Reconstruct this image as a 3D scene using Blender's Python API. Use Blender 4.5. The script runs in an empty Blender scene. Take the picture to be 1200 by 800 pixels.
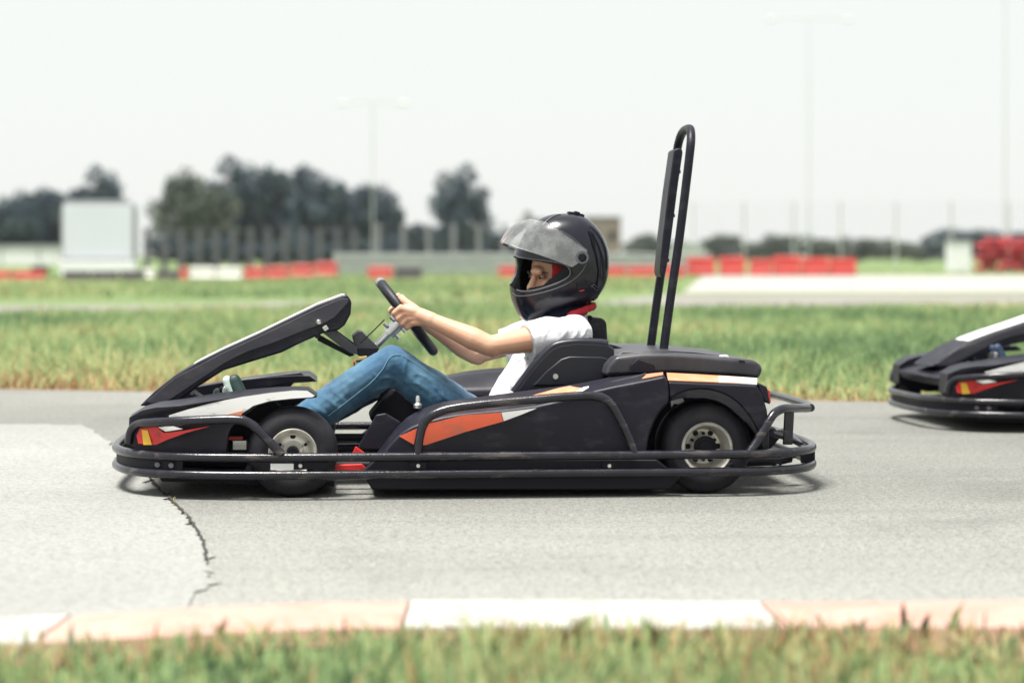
import bpy, bmesh, math, random
import numpy as np
from mathutils import Vector, Matrix, Quaternion
random.seed(7); rng = np.random.default_rng(7)
SC = bpy.context.scene
COL = SC.collection
RAD = math.radians

# ------------------------------------------------------------------ camera numbers
F = 2600.0            # focal length in photograph pixels (1200 wide)
H = 0.7125            # camera height
HOR = 300.0           # horizon row
YAW = RAD(5.0)
CK = Vector((-0.155, 7.12, 0.0))    # go-kart base centre
cY, sY = math.cos(YAW), math.sin(YAW)

def P(px, py, v):
    """kart-local point seen at photo pixel (px,py) lying at kart-local y = v"""
    dx = (px - 600.0) / F; dz = (HOR - py) / F
    t = (v - sY * CK.x + cY * CK.y) / (cY - sY * dx)
    X, Y, Z = t * dx, t, H + t * dz
    return Vector((cY * (X - CK.x) + sY * (Y - CK.y), v, Z))

def G(px, py):
    """world ground point at photo pixel"""
    d = F * H / (py - HOR)
    return Vector(((px - 600.0) / F * d, d, 0.0))

def W(px, depth, z=0.0):
    return Vector(((px - 600.0) / F * depth, depth, z))

def Zat(py, depth):
    return H + (HOR - py) / F * depth

# ------------------------------------------------------------------ materials
def _n(nt, t, x=0, y=0):
    n = nt.nodes.new(t); n.location = (x, y); return n

def mat(name, col, rough=0.5, metal=0.0, var=0.12, scale=8.0, bump=0.0, bscale=60.0, spec=0.5, coat=0.0,
        stretch=None, detail=4.0, sheen=0.0, sss=0.0, rvar=0.08, dirt=None, dirt_amt=0.0, dirt_scale=6.0, dirt_stretch=None, dirt_w=0.08):
    m = bpy.data.materials.new(name); m.use_nodes = True
    nt = m.node_tree; b = nt.nodes['Principled BSDF']
    tc = _n(nt, 'ShaderNodeTexCoord')
    vec = tc.outputs['Object']
    if stretch:
        mp = _n(nt, 'ShaderNodeMapping'); mp.inputs['Scale'].default_value = stretch
        nt.links.new(vec, mp.inputs['Vector']); vec = mp.outputs['Vector']
    no = _n(nt, 'ShaderNodeTexNoise'); no.inputs['Scale'].default_value = scale; no.inputs['Detail'].default_value = detail
    nt.links.new(vec, no.inputs['Vector'])
    ra = _n(nt, 'ShaderNodeValToRGB')
    ra.color_ramp.elements[0].position = 0.3; ra.color_ramp.elements[1].position = 0.7
    c = Vector(col[:3])
    ra.color_ramp.elements[0].color = (*[max(0, x * (1 - var)) for x in c], 1)
    ra.color_ramp.elements[1].color = (*[min(1, x * (1 + var)) for x in c], 1)
    nt.links.new(no.outputs['Fac'], ra.inputs['Fac'])
    colout = ra.outputs['Color']
    if dirt is not None:
        v2 = tc.outputs['Object']
        if dirt_stretch:
            mp2 = _n(nt, 'ShaderNodeMapping'); mp2.inputs['Scale'].default_value = dirt_stretch
            nt.links.new(v2, mp2.inputs['Vector']); v2 = mp2.outputs['Vector']
        n2 = _n(nt, 'ShaderNodeTexNoise'); n2.inputs['Scale'].default_value = dirt_scale; n2.inputs['Detail'].default_value = 8
        n2.inputs['Roughness'].default_value = 0.65
        nt.links.new(v2, n2.inputs['Vector'])
        r2 = _n(nt, 'ShaderNodeValToRGB')
        t = 1.0 - dirt_amt
        r2.color_ramp.elements[0].position = max(0, t - dirt_w); r2.color_ramp.elements[1].position = min(1, t + dirt_w)
        nt.links.new(n2.outputs['Fac'], r2.inputs['Fac'])
        mx = _n(nt, 'ShaderNodeMixRGB'); mx.inputs['Color2'].default_value = (*dirt, 1)
        nt.links.new(r2.outputs['Color'], mx.inputs['Fac']); nt.links.new(colout, mx.inputs['Color1'])
        colout = mx.outputs['Color']
    nt.links.new(colout, b.inputs['Base Color'])
    rr = _n(nt, 'ShaderNodeMapRange')
    rr.inputs['To Min'].default_value = max(0.02, rough - rvar); rr.inputs['To Max'].default_value = min(1, rough + rvar)
    nt.links.new(no.outputs['Fac'], rr.inputs['Value']); nt.links.new(rr.outputs['Result'], b.inputs['Roughness'])
    b.inputs['Metallic'].default_value = metal
    b.inputs['Specular IOR Level'].default_value = spec
    b.inputs['Coat Weight'].default_value = coat
    if sheen: b.inputs['Sheen Weight'].default_value = sheen
    if sss:
        b.inputs['Subsurface Weight'].default_value = sss
        b.inputs['Subsurface Radius'].default_value = (0.012, 0.005, 0.003)
        b.inputs['Subsurface Scale'].default_value = 1.0
    if bump > 0:
        nb = _n(nt, 'ShaderNodeTexNoise'); nb.inputs['Scale'].default_value = bscale; nb.inputs['Detail'].default_value = 5
        nt.links.new(tc.outputs['Object'], nb.inputs['Vector'])
        bp = _n(nt, 'ShaderNodeBump'); bp.inputs['Strength'].default_value = 1.0; bp.inputs['Distance'].default_value = bump
        nt.links.new(nb.outputs['Fac'], bp.inputs['Height']); nt.links.new(bp.outputs['Normal'], b.inputs['Normal'])
    return m

M = {}
M['plastic'] = mat('black_plastic', (0.0068, 0.0066, 0.0145), 0.44, spec=0.28, var=0.2, bump=0.00022, bscale=350, dirt=(0.034, 0.033, 0.040), dirt_amt=0.36, dirt_scale=9, dirt_stretch=(1, 1, 2.5), dirt_w=0.12)
M['plastic_grey'] = mat('grey_plastic', (0.020, 0.020, 0.028), 0.40, var=0.15, bump=0.0002, bscale=400, dirt=(0.045, 0.044, 0.050), dirt_amt=0.42, dirt_scale=7, dirt_w=0.12)  # lighter copy of black plastic; its grey carries the engine cover's sky sheen
M['plastic_mid'] = mat('scuffed_plastic', (0.034, 0.033, 0.045), 0.42, spec=0.4, var=0.15, bump=0.0002, bscale=350, dirt=(0.062, 0.060, 0.068), dirt_amt=0.42, dirt_scale=9, dirt_stretch=(1, 1, 3), dirt_w=0.12)
M['seat'] = mat('seat_plastic', (0.009, 0.009, 0.017), 0.33, spec=0.4, var=0.15, bump=0.0002, bscale=300)
M['dark'] = mat('dark_metal', (0.005, 0.005, 0.010), 0.6, spec=0.25, var=0.2)
M['bar'] = mat('worn_bar_paint', (0.009, 0.009, 0.015), 0.22, var=0.3, scale=30, bump=0.0004, bscale=200, dirt=(0.10, 0.086, 0.078), dirt_amt=0.355, dirt_scale=9, dirt_stretch=(0.7, 2.2, 3.0), dirt_w=0.09, rvar=0.1)
M['rubber'] = mat('tyre_rubber', (0.010, 0.010, 0.016), 0.6, spec=0.35, var=0.2, scale=20, bump=0.0007, bscale=150, dirt=(0.024, 0.022, 0.026), dirt_amt=0.45, dirt_scale=14, dirt_w=0.15)
M['rim'] = mat('rim_metal', (0.74, 0.71, 0.64), 0.32, metal=0.5, var=0.12, scale=30, dirt=(0.22, 0.19, 0.15), dirt_amt=0.34, dirt_scale=20, dirt_w=0.1)
M['steel'] = mat('bright_steel', (0.62, 0.62, 0.62), 0.28, metal=0.9, var=0.1)
M['orange'] = mat('orange_decal', (0.66, 0.105, 0.045), 0.42, var=0.06, dirt=(0.42, 0.12, 0.07), dirt_amt=0.36, dirt_scale=18, dirt_w=0.1)
M['orange_pale'] = mat('lit_faded_orange_decal', (0.70, 0.235, 0.11), 0.40, var=0.06, dirt=(0.5, 0.32, 0.24), dirt_amt=0.42, dirt_scale=14, dirt_w=0.12)  # faded stripe ends, and the lit copy of orange for the pod shoulder
M['peach'] = mat('worn_peach_decal', (0.74, 0.42, 0.29), 0.4, var=0.05, dirt=(0.72, 0.60, 0.52), dirt_amt=0.5, dirt_scale=14, dirt_w=0.15)
M['white'] = mat('white_decal', (0.70, 0.70, 0.69), 0.40, var=0.04, dirt=(0.36, 0.35, 0.34), dirt_amt=0.34, dirt_scale=16, dirt_stretch=(1, 1, 3), dirt_w=0.06)
M['red'] = mat('red_decal', (0.55, 0.020, 0.018), 0.38, var=0.08, dirt=(0.16, 0.02, 0.02), dirt_amt=0.36, dirt_scale=22)
M['yellow'] = mat('yellow_decal', (0.72, 0.42, 0.03), 0.4, var=0.06)
M['brass'] = mat('brass_tag', (0.55, 0.40, 0.17), 0.4, metal=0.5, var=0.2, scale=40)
M['grip'] = mat('wheel_grip', (0.011, 0.011, 0.019), 0.5, spec=0.35, var=0.1, bump=0.0005, bscale=500)
M['gripgrey'] = mat('grey_grip_marker', (0.16, 0.16, 0.16), 0.5, var=0.1)
M['helmet'] = mat('helmet_gloss', (0.006, 0.006, 0.013), 0.24, spec=0.4, var=0.1, coat=0.12, rvar=0.07, dirt=(0.016, 0.016, 0.022), dirt_amt=0.38, dirt_scale=25, dirt_w=0.08)
M['lining'] = mat('helmet_lining', (0.006, 0.006, 0.010), 0.9, var=0.2)
M['trim'] = mat('helmet_trim', (0.10, 0.10, 0.115), 0.35, var=0.1)
M['skin'] = mat('skin', (0.58, 0.345, 0.235), 0.50, var=0.07, scale=18, sss=0.15, bump=0.0003, bscale=250, dirt=(0.55, 0.28, 0.185), dirt_amt=0.42, dirt_scale=14, dirt_w=0.2)
M['brow'] = mat('brow_hair', (0.05, 0.028, 0.020), 0.8)
M['lid'] = mat('eyelid_lash', (0.16, 0.085, 0.06), 0.6)
M['eye'] = mat('shaded_eye_white', (0.26, 0.19, 0.165), 0.4)  # white darkened, the socket's shade is put into the colour
M['iris'] = mat('dark_iris', (0.015, 0.010, 0.008), 0.15)
M['lip'] = mat('lip', (0.45, 0.17, 0.13), 0.45)
M['redcloth'] = mat('red_cloth', (0.40, 0.010, 0.020), 0.85, var=0.15, bump=0.002, bscale=60)
M['darkcloth'] = mat('navy_cloth', (0.005, 0.006, 0.014), 0.95, spec=0.15, var=0.2, bump=0.002, bscale=50)
M['shirt'] = mat('white_cotton', (0.60, 0.605, 0.635), 0.9, var=0.02, bump=0.0015, bscale=14, sheen=0.1)
M['shoe'] = mat('shoe_upper', (0.014, 0.040, 0.036), 0.6, var=0.2)
M['shoenavy'] = mat('navy_shoe_upper', (0.015, 0.035, 0.075), 0.6, var=0.2)
M['sole'] = mat('pale_sole', (0.45, 0.56, 0.52), 0.6, var=0.06)

def denim():
    m = mat('denim', (0.024, 0.080, 0.150), 0.85, var=0.34, scale=9, detail=6, bump=0.0010, bscale=40, sheen=0.15, stretch=(1.0, 1.0, 1.0),
            dirt=(0.078, 0.185, 0.275), dirt_amt=0.44, dirt_scale=11, dirt_w=0.16)
    return m
M['denim'] = denim()
M['seam'] = mat('denim_seam', (0.10, 0.20, 0.27), 0.9)
M['denim_dark'] = mat('denim_crease', (0.020, 0.06, 0.10), 0.9)

def glass_mat():
    m = bpy.data.materials.new('clear_visor'); m.use_nodes = True
    nt = m.node_tree; nt.nodes.clear()
    o = _n(nt, 'ShaderNodeOutputMaterial'); t = _n(nt, 'ShaderNodeBsdfTransparent'); g = _n(nt, 'ShaderNodeBsdfGlossy')
    t.inputs['Color'].default_value = (0.985, 0.99, 0.99, 1)
    tc = _n(nt, 'ShaderNodeTexCoord'); no = _n(nt, 'ShaderNodeTexNoise'); no.inputs['Scale'].default_value = 26; no.inputs['Detail'].default_value = 6
    nt.links.new(tc.outputs['Object'], no.inputs['Vector'])
    d = _n(nt, 'ShaderNodeBsdfDiffuse'); d.inputs['Color'].default_value = (0.82, 0.84, 0.84, 1)
    g.inputs['Roughness'].default_value = 0.09
    fr = _n(nt, 'ShaderNodeFresnel'); fr.inputs['IOR'].default_value = 1.5
    m1 = _n(nt, 'ShaderNodeMixShader'); m2 = _n(nt, 'ShaderNodeMixShader')
    mr = _n(nt, 'ShaderNodeMapRange'); mr.inputs['From Min'].default_value = 0.4; mr.inputs['From Max'].default_value = 0.75
    mr.inputs['To Min'].default_value = 0.20; mr.inputs['To Max'].default_value = 0.40
    nt.links.new(no.outputs['Fac'], mr.inputs['Value'])
    nt.links.new(mr.outputs['Result'], m2.inputs['Fac'])
    tl = _n(nt, 'ShaderNodeBsdfTranslucent'); tl.inputs['Color'].default_value = (0.85, 0.87, 0.87, 1); ma = _n(nt, 'ShaderNodeAddShader'); nt.links.new(d.outputs[0], ma.inputs[0]); nt.links.new(tl.outputs[0], ma.inputs[1])
    d.inputs['Color'].default_value = (0.48, 0.50, 0.50, 1); tl.inputs['Color'].default_value = (0.45, 0.47, 0.47, 1)
    nt.links.new(t.outputs[0], m2.inputs[1]); nt.links.new(ma.outputs[0], m2.inputs[2])
    nt.links.new(fr.outputs[0], m1.inputs['Fac']); nt.links.new(m2.outputs[0], m1.inputs[1]); nt.links.new(g.outputs[0], m1.inputs[2])
    nt.links.new(m1.outputs[0], o.inputs[0])
    return m
M['visor'] = glass_mat()

# ------------------------------------------------------------------ mesh helpers
def tag(o, label=None, cat=None, group=None, kind=None):
    if label: o['label'] = label
    if cat: o['category'] = cat
    if group: o['group'] = group
    if kind: o['kind'] = kind
    return o

def empty(name, loc=(0, 0, 0), rz=0.0):
    o = bpy.data.objects.new(name, None); COL.objects.link(o)
    o.location = loc; o.rotation_euler = (0, 0, rz); o.empty_display_size = 0.2
    return o

def link(name, me, m, parent=None, smooth=True, angle=38.0):
    if m is not None:
        me.materials.clear(); me.materials.append(m)
    if smooth:
        me.shade_smooth(); me.set_sharp_from_angle(angle=RAD(angle))
    o = bpy.data.objects.new(name, me); COL.objects.link(o)
    if parent is not None: o.parent = parent
    return o

class MB:
    """collects vertices and faces of ONE part"""
    def __init__(s): s.v = []; s.f = []
    def add(s, v, f):
        b = len(s.v); s.v += [Vector(x) for x in v]; s.f += [tuple(b + i for i in q) for q in f]; return s
    def mesh(s, name, fix=True):
        me = bpy.data.meshes.new(name); me.from_pydata([tuple(x) for x in s.v], [], s.f)
        if fix:
            bm = bmesh.new(); bm.from_mesh(me); bmesh.ops.recalc_face_normals(bm, faces=bm.faces); bm.to_mesh(me); bm.free()
        me.update(); return me
    def obj(s, name, m, parent=None, bevel=0.0, seg=3, smooth=True, angle=38.0, mirror=False):
        if mirror: s.v = [Vector((x.x, -x.y, x.z)) for x in s.v]
        o = link(name, s.mesh(name), m, parent, smooth, angle)
        if bevel > 0:
            bv = o.modifiers.new('bevel', 'BEVEL'); bv.width = bevel; bv.segments = seg; bv.limit_method = 'ANGLE'; bv.angle_limit = RAD(28)
            bv.harden_normals = True
        return o

def prism(a, b, mb=None):
    mb = mb or MB(); n = len(a)
    f = [tuple(range(n)), tuple(range(2 * n - 1, n - 1, -1))]
    for i in range(n):
        j = (i + 1) % n; f.append((i, n + i, n + j, j))
    return mb.add(list(a) + list(b), f)

def slab(pix, v0, v1, mb=None):
    """extrude a pixel outline traced at kart-local y=v0 straight across to v1 (true size kept)"""
    a = [P(x, y, v0) for x, y in pix]
    b = [Vector((q.x, v1, q.z)) for q in a]
    return prism(a, b, mb)

def box(c, s, mb=None, rot=None):
    mb = mb or MB(); h = Vector(s) / 2
    vs = []
    for x in (-1, 1):
        for y in (-1, 1):
            for z in (-1, 1):
                p = Vector((x * h.x, y * h.y, z * h.z))
                if rot is not None: p = rot @ p
                vs.append(Vector(c) + p)
    return mb.add(vs, [(0, 1, 3, 2), (4, 6, 7, 5), (0, 4, 5, 1), (2, 3, 7, 6), (0, 2, 6, 4), (1, 5, 7, 3)])

def spline(pts, n=6, closed=False):
    pts = [Vector(p) for p in pts]; out = []
    L = len(pts)
    rngi = range(L if closed else L - 1)
    for i in rngi:
        p1, p2 = pts[i], pts[(i + 1) % L]
        p0 = pts[(i - 1) % L] if (closed or i > 0) else p1 * 2 - p2
        p3 = pts[(i + 2) % L] if (closed or i + 2 < L) else p2 * 2 - p1
        # centripetal-ish catmull rom
        for k in range(n):
            t = k / n
            out.append(0.5 * ((2 * p1) + (p2 - p0) * t + (2 * p0 - 5 * p1 + 4 * p2 - p3) * t * t + (3 * p1 - p0 - 3 * p2 + p3) * t ** 3))
    if not closed: out.append(pts[-1])
    return out

def tube(pts, r, mb=None, seg=12, closed=False, smooth=0, caps=True):
    mb = mb or MB()
    pts = [Vector(p) for p in pts]
    rs = list(r) if isinstance(r, (list, tuple)) else None
    if smooth:
        if rs:
            n0 = len(pts); tt = spline([Vector((x, 0, 0)) for x in rs], smooth, closed); rs = [max(1e-4, q.x) for q in tt]
        pts = spline(pts, smooth, closed)
    n = len(pts)
    tang = []
    for i in range(n):
        if closed: t = pts[(i + 1) % n] - pts[i - 1]
        else: t = pts[min(i + 1, n - 1)] - pts[max(i - 1, 0)]
        tang.append(t.normalized() if t.length > 1e-9 else Vector((1, 0, 0)))
    up = Vector((0, 1, 0)) if abs(tang[0].y) < 0.9 else Vector((1, 0, 0))
    nrm = (up - tang[0] * up.dot(tang[0])).normalized()
    vs = []
    for i in range(n):
        if i > 0:
            q = tang[i - 1].rotation_difference(tang[i]); nrm = (q @ nrm); nrm = (nrm - tang[i] * nrm.dot(tang[i])).normalized()
        bi = tang[i].cross(nrm); rr = rs[i] if rs else r
        for k in range(seg):
            a = 2 * math.pi * k / seg
            vs.append(pts[i] + (nrm * math.cos(a) + bi * math.sin(a)) * rr)
    f = []
    for i in range(n if closed else n - 1):
        for k in range(seg):
            a, b2 = i * seg + k, i * seg + (k + 1) % seg
            c, d = ((i + 1) % n) * seg + (k + 1) % seg, ((i + 1) % n) * seg + k
            f.append((a, b2, c, d))
    if caps and not closed:
        f.append(tuple(range(seg - 1, -1, -1))); f.append(tuple((n - 1) * seg + k for k in range(seg)))
    return mb.add(vs, f)

def lathe(prof, c, axis='y', seg=40, mb=None, closed_prof=False):
    """prof: (radius, along) pairs"""
    mb = mb or MB(); vs = []; n = len(prof)
    for i in range(seg):
        a = 2 * math.pi * i / seg; ca, sa = math.cos(a), math.sin(a)
        for r, h in prof:
            if axis == 'y': vs.append(Vector(c) + Vector((r * ca, h, r * sa)))
            elif axis == 'z': vs.append(Vector(c) + Vector((r * ca, r * sa, h)))
            else: vs.append(Vector(c) + Vector((h, r * ca, r * sa)))
    f = []
    for i in range(seg):
        j = (i + 1) % seg
        for k in range(n if closed_prof else n - 1):
            f.append((i * n + k, i * n + (k + 1) % n, j * n + (k + 1) % n, j * n + k))
    return mb.add(vs, f)

def ball(c, r, mb=None, rot=None, u=16, w=10):
    mb = mb or MB(); vs = [];
    for i in range(w + 1):
        th = math.pi * i / w
        for k in range(u):
            a = 2 * math.pi * k / u
            p = Vector((math.sin(th) * math.cos(a) * r[0], math.sin(th) * math.sin(a) * r[1], math.cos(th) * r[2]))
            if rot is not None: p = rot @ p
            vs.append(Vector(c) + p)
    f = []
    for i in range(w):
        for k in range(u):
            f.append((i * u + k, (i + 1) * u + k, (i + 1) * u + (k + 1) % u, i * u + (k + 1) % u))
    return mb.add(vs, f)

def capsule(p0, p1, r0, r1, mb=None):
    mb = mb or MB(); p0, p1 = Vector(p0), Vector(p1)
    tube([p0, p1], [r0, r1], mb, seg=16)
    ball(p0, (r0,) * 3, mb); ball(p1, (r1,) * 3, mb)
    return mb

def evaluated(o):
    dg = bpy.context.evaluated_depsgraph_get(); dg.update()
    me = bpy.data.meshes.new_from_object(o.evaluated_get(dg)); return me

def fuse(mb, name, voxel, smooth_it=6, disp=None, mats=None, factor=0.5):
    """voxel-remesh overlapping solids into ONE continuous surface"""
    me = mb.mesh(name + '_raw'); o = bpy.data.objects.new(name + '_raw', me); COL.objects.link(o)
    r = o.modifiers.new('r', 'REMESH'); r.mode = 'VOXEL'; r.voxel_size = voxel
    if smooth_it:
        s = o.modifiers.new('s', 'SMOOTH'); s.iterations = smooth_it; s.factor = factor
    if disp:
        for (sc, st) in disp:
            tx = bpy.data.textures.new('fold', 'CLOUDS'); tx.noise_scale = sc; tx.noise_depth = 2
            d = o.modifiers.new('d', 'DISPLACE'); d.texture = tx; d.strength = st; d.mid_level = 0.5
    me2 = evaluated(o); bpy.data.objects.remove(o); me2.name = name
    return me2

def boolean(me_a, cutters, op='DIFFERENCE'):
    o = bpy.data.objects.new('bool_a', me_a); COL.objects.link(o); tmp = []
    for c in cutters:
        q = bpy.data.objects.new('bool_c', c); COL.objects.link(q); tmp.append(q)
        b = o.modifiers.new('b', 'BOOLEAN'); b.object = q; b.operation = op; b.solver = 'EXACT'
    me = evaluated(o)
    for q in tmp + [o]: bpy.data.objects.remove(q)
    return me

def copy_tree(o, parent=None, name=None):
    c = o.copy(); COL.objects.link(c); c.parent = parent
    for ch in [x for x in o.children]: copy_tree(ch, c)
    return c

# ================================================================== GO-KART
def smooth_pix(pix, n=4, closed=False):
    q = spline([Vector((x, y, 0)) for x, y in pix], n, closed); return [(p.x, p.y) for p in q]

kart = empty('go_kart')
tag(kart, 'black go-kart with white and orange panels and tall headrest hoop, sharp in the middle', 'go-kart', 'go-karts on the track')

VR = -0.60           # lateral place of the side rails
R_T = 0.0136
zU = P(600, 534, VR).z; zL = P(600, 554.5, VR).z

def ring_rail(z, name):
    front = P(134.5, 530, -0.20).x; rear = P(944.5, 523, -0.20).x
    half = [(front, 0.0), (front + 0.002, -0.14), (front + 0.012, -0.25), (front + 0.055, -0.39), (front + 0.13, -0.49), (front + 0.24, -0.55),
            (front + 0.40, -0.585), (front + 0.60, -0.60), (front + 0.80, -0.602), (front + 1.1, -0.60), (front + 1.4, -0.60), (rear - 0.36, -0.602), (rear - 0.24, -0.595),
            (rear - 0.13, -0.55), (rear - 0.05, -0.46), (rear - 0.012, -0.34), (rear, -0.2), (rear, 0.0)]
    full = half + [(x, -y) for x, y in half[-2:0:-1]]
    mb = tube([Vector((x, y, z)) for x, y in full], R_T, seg=14, closed=True, smooth=6)
    return mb.obj(name, M['bar'], kart), half
rail_u, HALF = ring_rail(zU, 'bumper_rail')
rail_l, _ = ring_rail(zL, 'bumper_rail')
railpath = spline([Vector((x, y, 0)) for x, y in HALF], 10)

def rail_y(x):
    best = min(railpath[12:-12], key=lambda p: abs(p.x - x)); return best.y

# bumper side strip between the rails (black plate with bolts)
def strip(side):
    mb = MB(); lim = P(215, 540, VR).x; pts = [p for p in railpath if (p.x < lim)]
    pts = [Vector((p.x, (p.y + 0.004) if p.y < -0.01 else p.y, 0)) for p in pts]
    a = [Vector((p.x, p.y * 1.0, zL + 0.008)) for p in pts]; b = [Vector((p.x, p.y, zU - 0.008)) for p in pts]
    n = len(pts)
    # inner offset toward kart centre
    ins = []
    for i, p in enumerate(pts):
        t = (pts[min(i + 1, n - 1)] - pts[max(i - 1, 0)]).normalized(); nn = Vector((-t.y, t.x, 0))
        ins.append(nn * 0.006)
    vs = a + b + [q + ins[i] for i, q in enumerate(a)] + [q + ins[i] for i, q in enumerate(b)]
    f = []
    for i in range(n - 1):
        f += [(i, i + 1, n + i + 1, n + i), (2 * n + i + 1, 2 * n + i, 3 * n + i, 3 * n + i + 1), (n + i, n + i + 1, 3 * n + i + 1, 3 * n + i), (i + 1, i, 2 * n + i, 2 * n + i + 1)]
    mb.add(vs, f)
    return mb.obj('impact_strip', M['dark'], kart, mirror=(side > 0))
st_near = strip(-1); strip(1)
for side in (-1, 1):
    for px in (182, 199):
        x = P(px, 544, VR).x; y = rail_y(x) - 0.003
        lathe([(0.0, -0.006), (0.007, -0.006), (0.009, -0.001), (0.009, 0.004), (0, 0.004)], (x, y, (zU + zL) / 2), seg=12).obj('strip_bolt', M['trim'], st_near if side < 0 else kart, mirror=(side > 0)) if side < 0 else None
# label plates on the strip
for s in (False, True):
    for (a_, b_) in ((306, 384), (480, 500), (706, 722), (906, 916)):
        vv = -0.597 if a_ < 900 else -0.545
        bp_ = slab([(a_, 541), (b_, 541), (b_, 550), (a_, 550)], vv, vv + 0.008).obj('rail_bracket', M['dark'], kart, bevel=0.001, mirror=s)
        for cx_ in ([352] if a_ == 306 else [(a_ + b_) / 2]):
            lathe([(0, -0.005), (0.0055, -0.005), (0.007, -0.001), (0.007, 0.004), (0, 0.004)], P(cx_, 545.5, vv - 0.001), seg=12).obj('bracket_bolt', M['steel'], bp_, mirror=s)
        if a_ == 306: slab([(317, 543), (344, 543), (344, 550.5), (317, 550.5)], -0.600, -0.5975).obj('plate', M['white'], bp_, mirror=s)

# hoops of the side protection
def hoop(pts, name='bumper_hoop'):
    for s in (False, True):
        tube(pts, R_T * 0.98, seg=12, smooth=5).obj(name, M['bar'], kart, mirror=s)
xF = P(134.5, 530, -0.2).x
hoop([P(330, 532, -0.60), P(322, 524, -0.60), P(304, 505, -0.598), P(294, 496.5, -0.595), P(280, 491.5, -0.592), P(250, 491.5, -0.58), P(205, 493.5, -0.55), P(175, 495, -0.49),
      P(161, 497, -0.44), P(153.5, 505, -0.42), P(151, 519, -0.41)])
hoop([P(489.5, 535, -0.60), P(490.5, 520, -0.60), P(495, 500, -0.60), P(504, 488, -0.60), P(524, 479.5, -0.60), P(560, 474, -0.60), P(620, 468.5, -0.60), P(675, 464, -0.60), P(698, 464, -0.60),
      P(713, 470, -0.60), P(725, 487, -0.60), P(737, 512, -0.60), P(744, 531, -0.60)])
rx = P(944.5, 523, -0.2).x
hb = [P(878, 530, -0.597), P(889, 514, -0.585), P(902, 492, -0.57), P(909, 483, -0.555), P(919, 478.5, -0.53), P(933, 478, -0.46), P(946.5, 478, -0.37)]
hbz = hb[-1].z
for s in (False, True):
    mb = tube(hb, R_T * 0.98, seg=12, smooth=5)
    mb.obj('bumper_hoop', M['bar'], kart, mirror=s)
    slab([(920, 482), (931, 482), (929, 521), (918, 521)], -0.44, -0.425).obj('bumper_post', M['bar'], kart, bevel=0.003, mirror=s)
# rear cross bars and brackets
tube([(rx - 0.02, -0.36, hbz), (rx, -0.2, hbz), (rx, 0.2, hbz), (rx - 0.02, 0.36, hbz)], R_T * 0.9, seg=12, smooth=4).obj('rear_cross_bar', M['bar'], kart)
tube([P(905, 508, -0.40), P(925, 514, -0.34), P(938, 520, -0.26), Vector((rx - 0.03, 0, zU + 0.02))], 0.009, seg=10, smooth=4).obj('rear_stay', M['bar'], kart)
tube([P(905, 508, -0.40), P(925, 514, -0.34), P(938, 520, -0.26), Vector((rx - 0.03, 0, zU + 0.02))], 0.009, seg=10, smooth=4).obj('rear_stay', M['bar'], kart, mirror=True)
for xx in (150, 163):
    p = P(xx, 531, -0.34)
    box((p.x + 0.02, -0.36, (zU + zL) / 2), (0.03, 0.016, 0.05)).obj('bumper_bracket', M['dark'], kart, bevel=0.002)
for s in (-1, 1):
    box((rx - 0.03, s * 0.36, (zU + zL) / 2), (0.04, 0.03, 0.05)).obj('bumper_bracket', M['dark'], kart, bevel=0.002)

# floor pan and chassis
fl = slab([(436, 566), (436, 573), (770, 573), (770, 566)], -0.52, 0.52)
fl.obj('floor_pan', M['dark'], kart)
slab([(185, 558), (190, 564), (392, 570), (392, 564)], -0.44, 0.44).obj('front_shade_pan', M['dark'], kart)  # slab added under the nose to deepen the shadow on the ground
for (a, b, r) in (((385, 512), (470, 512), 0.012), ((385, 526), (470, 525), 0.015)):
    for vv in (0.10, -0.10):
        tube([P(a[0], a[1], vv), P(b[0], b[1], vv)], r, seg=10).obj('chassis_tube', M['dark'], kart)
for s in (-1, 1):
    tube([Vector((xF + 0.10, s * 0.25, 0.09)), Vector((xF + 0.5, s * 0.30, 0.075)), Vector((rx - 0.25, s * 0.33, 0.075)), Vector((rx - 0.06, s * 0.30, 0.10))], 0.015, seg=10, smooth=4).obj('chassis_tube', M['dark'], kart)
# cross bars that carry the protection rails
for xx in (0.42, 0.60, 1.35, 1.85):
    tube([(xF + xx, -0.59, zL + 0.012), (xF + xx, 0.59, zL + 0.012)], 0.010, seg=10).obj('rail_carrier', M['dark'], kart)
# lower side apron hanging under the pod
for s in (False, True):
    slab([(424, 552), (440, 538), (770, 538), (798, 560), (785, 574), (436, 574)], -0.575, -0.55).obj('side_apron', M['dark'], kart, bevel=0.006, mirror=s)  # kept dark and run longer to deepen the contact shadow
slab([(392, 545), (424, 543.5), (432, 551), (393, 551)], -0.47, -0.44).obj('red_foot_panel', M['red'], kart, bevel=0.002)
slab([(417, 523), (428, 531), (440, 531), (438, 536), (412, 533)], -0.46, -0.44).obj('red_foot_panel', M['red'], kart, bevel=0.002)
slab([(418, 526), (441, 486), (452, 484), (470, 495), (448, 527)], -0.40, -0.38).obj('side_gusset', M['plastic'], kart, bevel=0.004)

slab([(432, 488), (447, 470), (461, 455), (476, 452), (492, 466), (492, 500), (470, 506), (440, 500)], -0.04, 0.14).obj('fuel_tank', M['dark'], kart, bevel=0.012)
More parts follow.
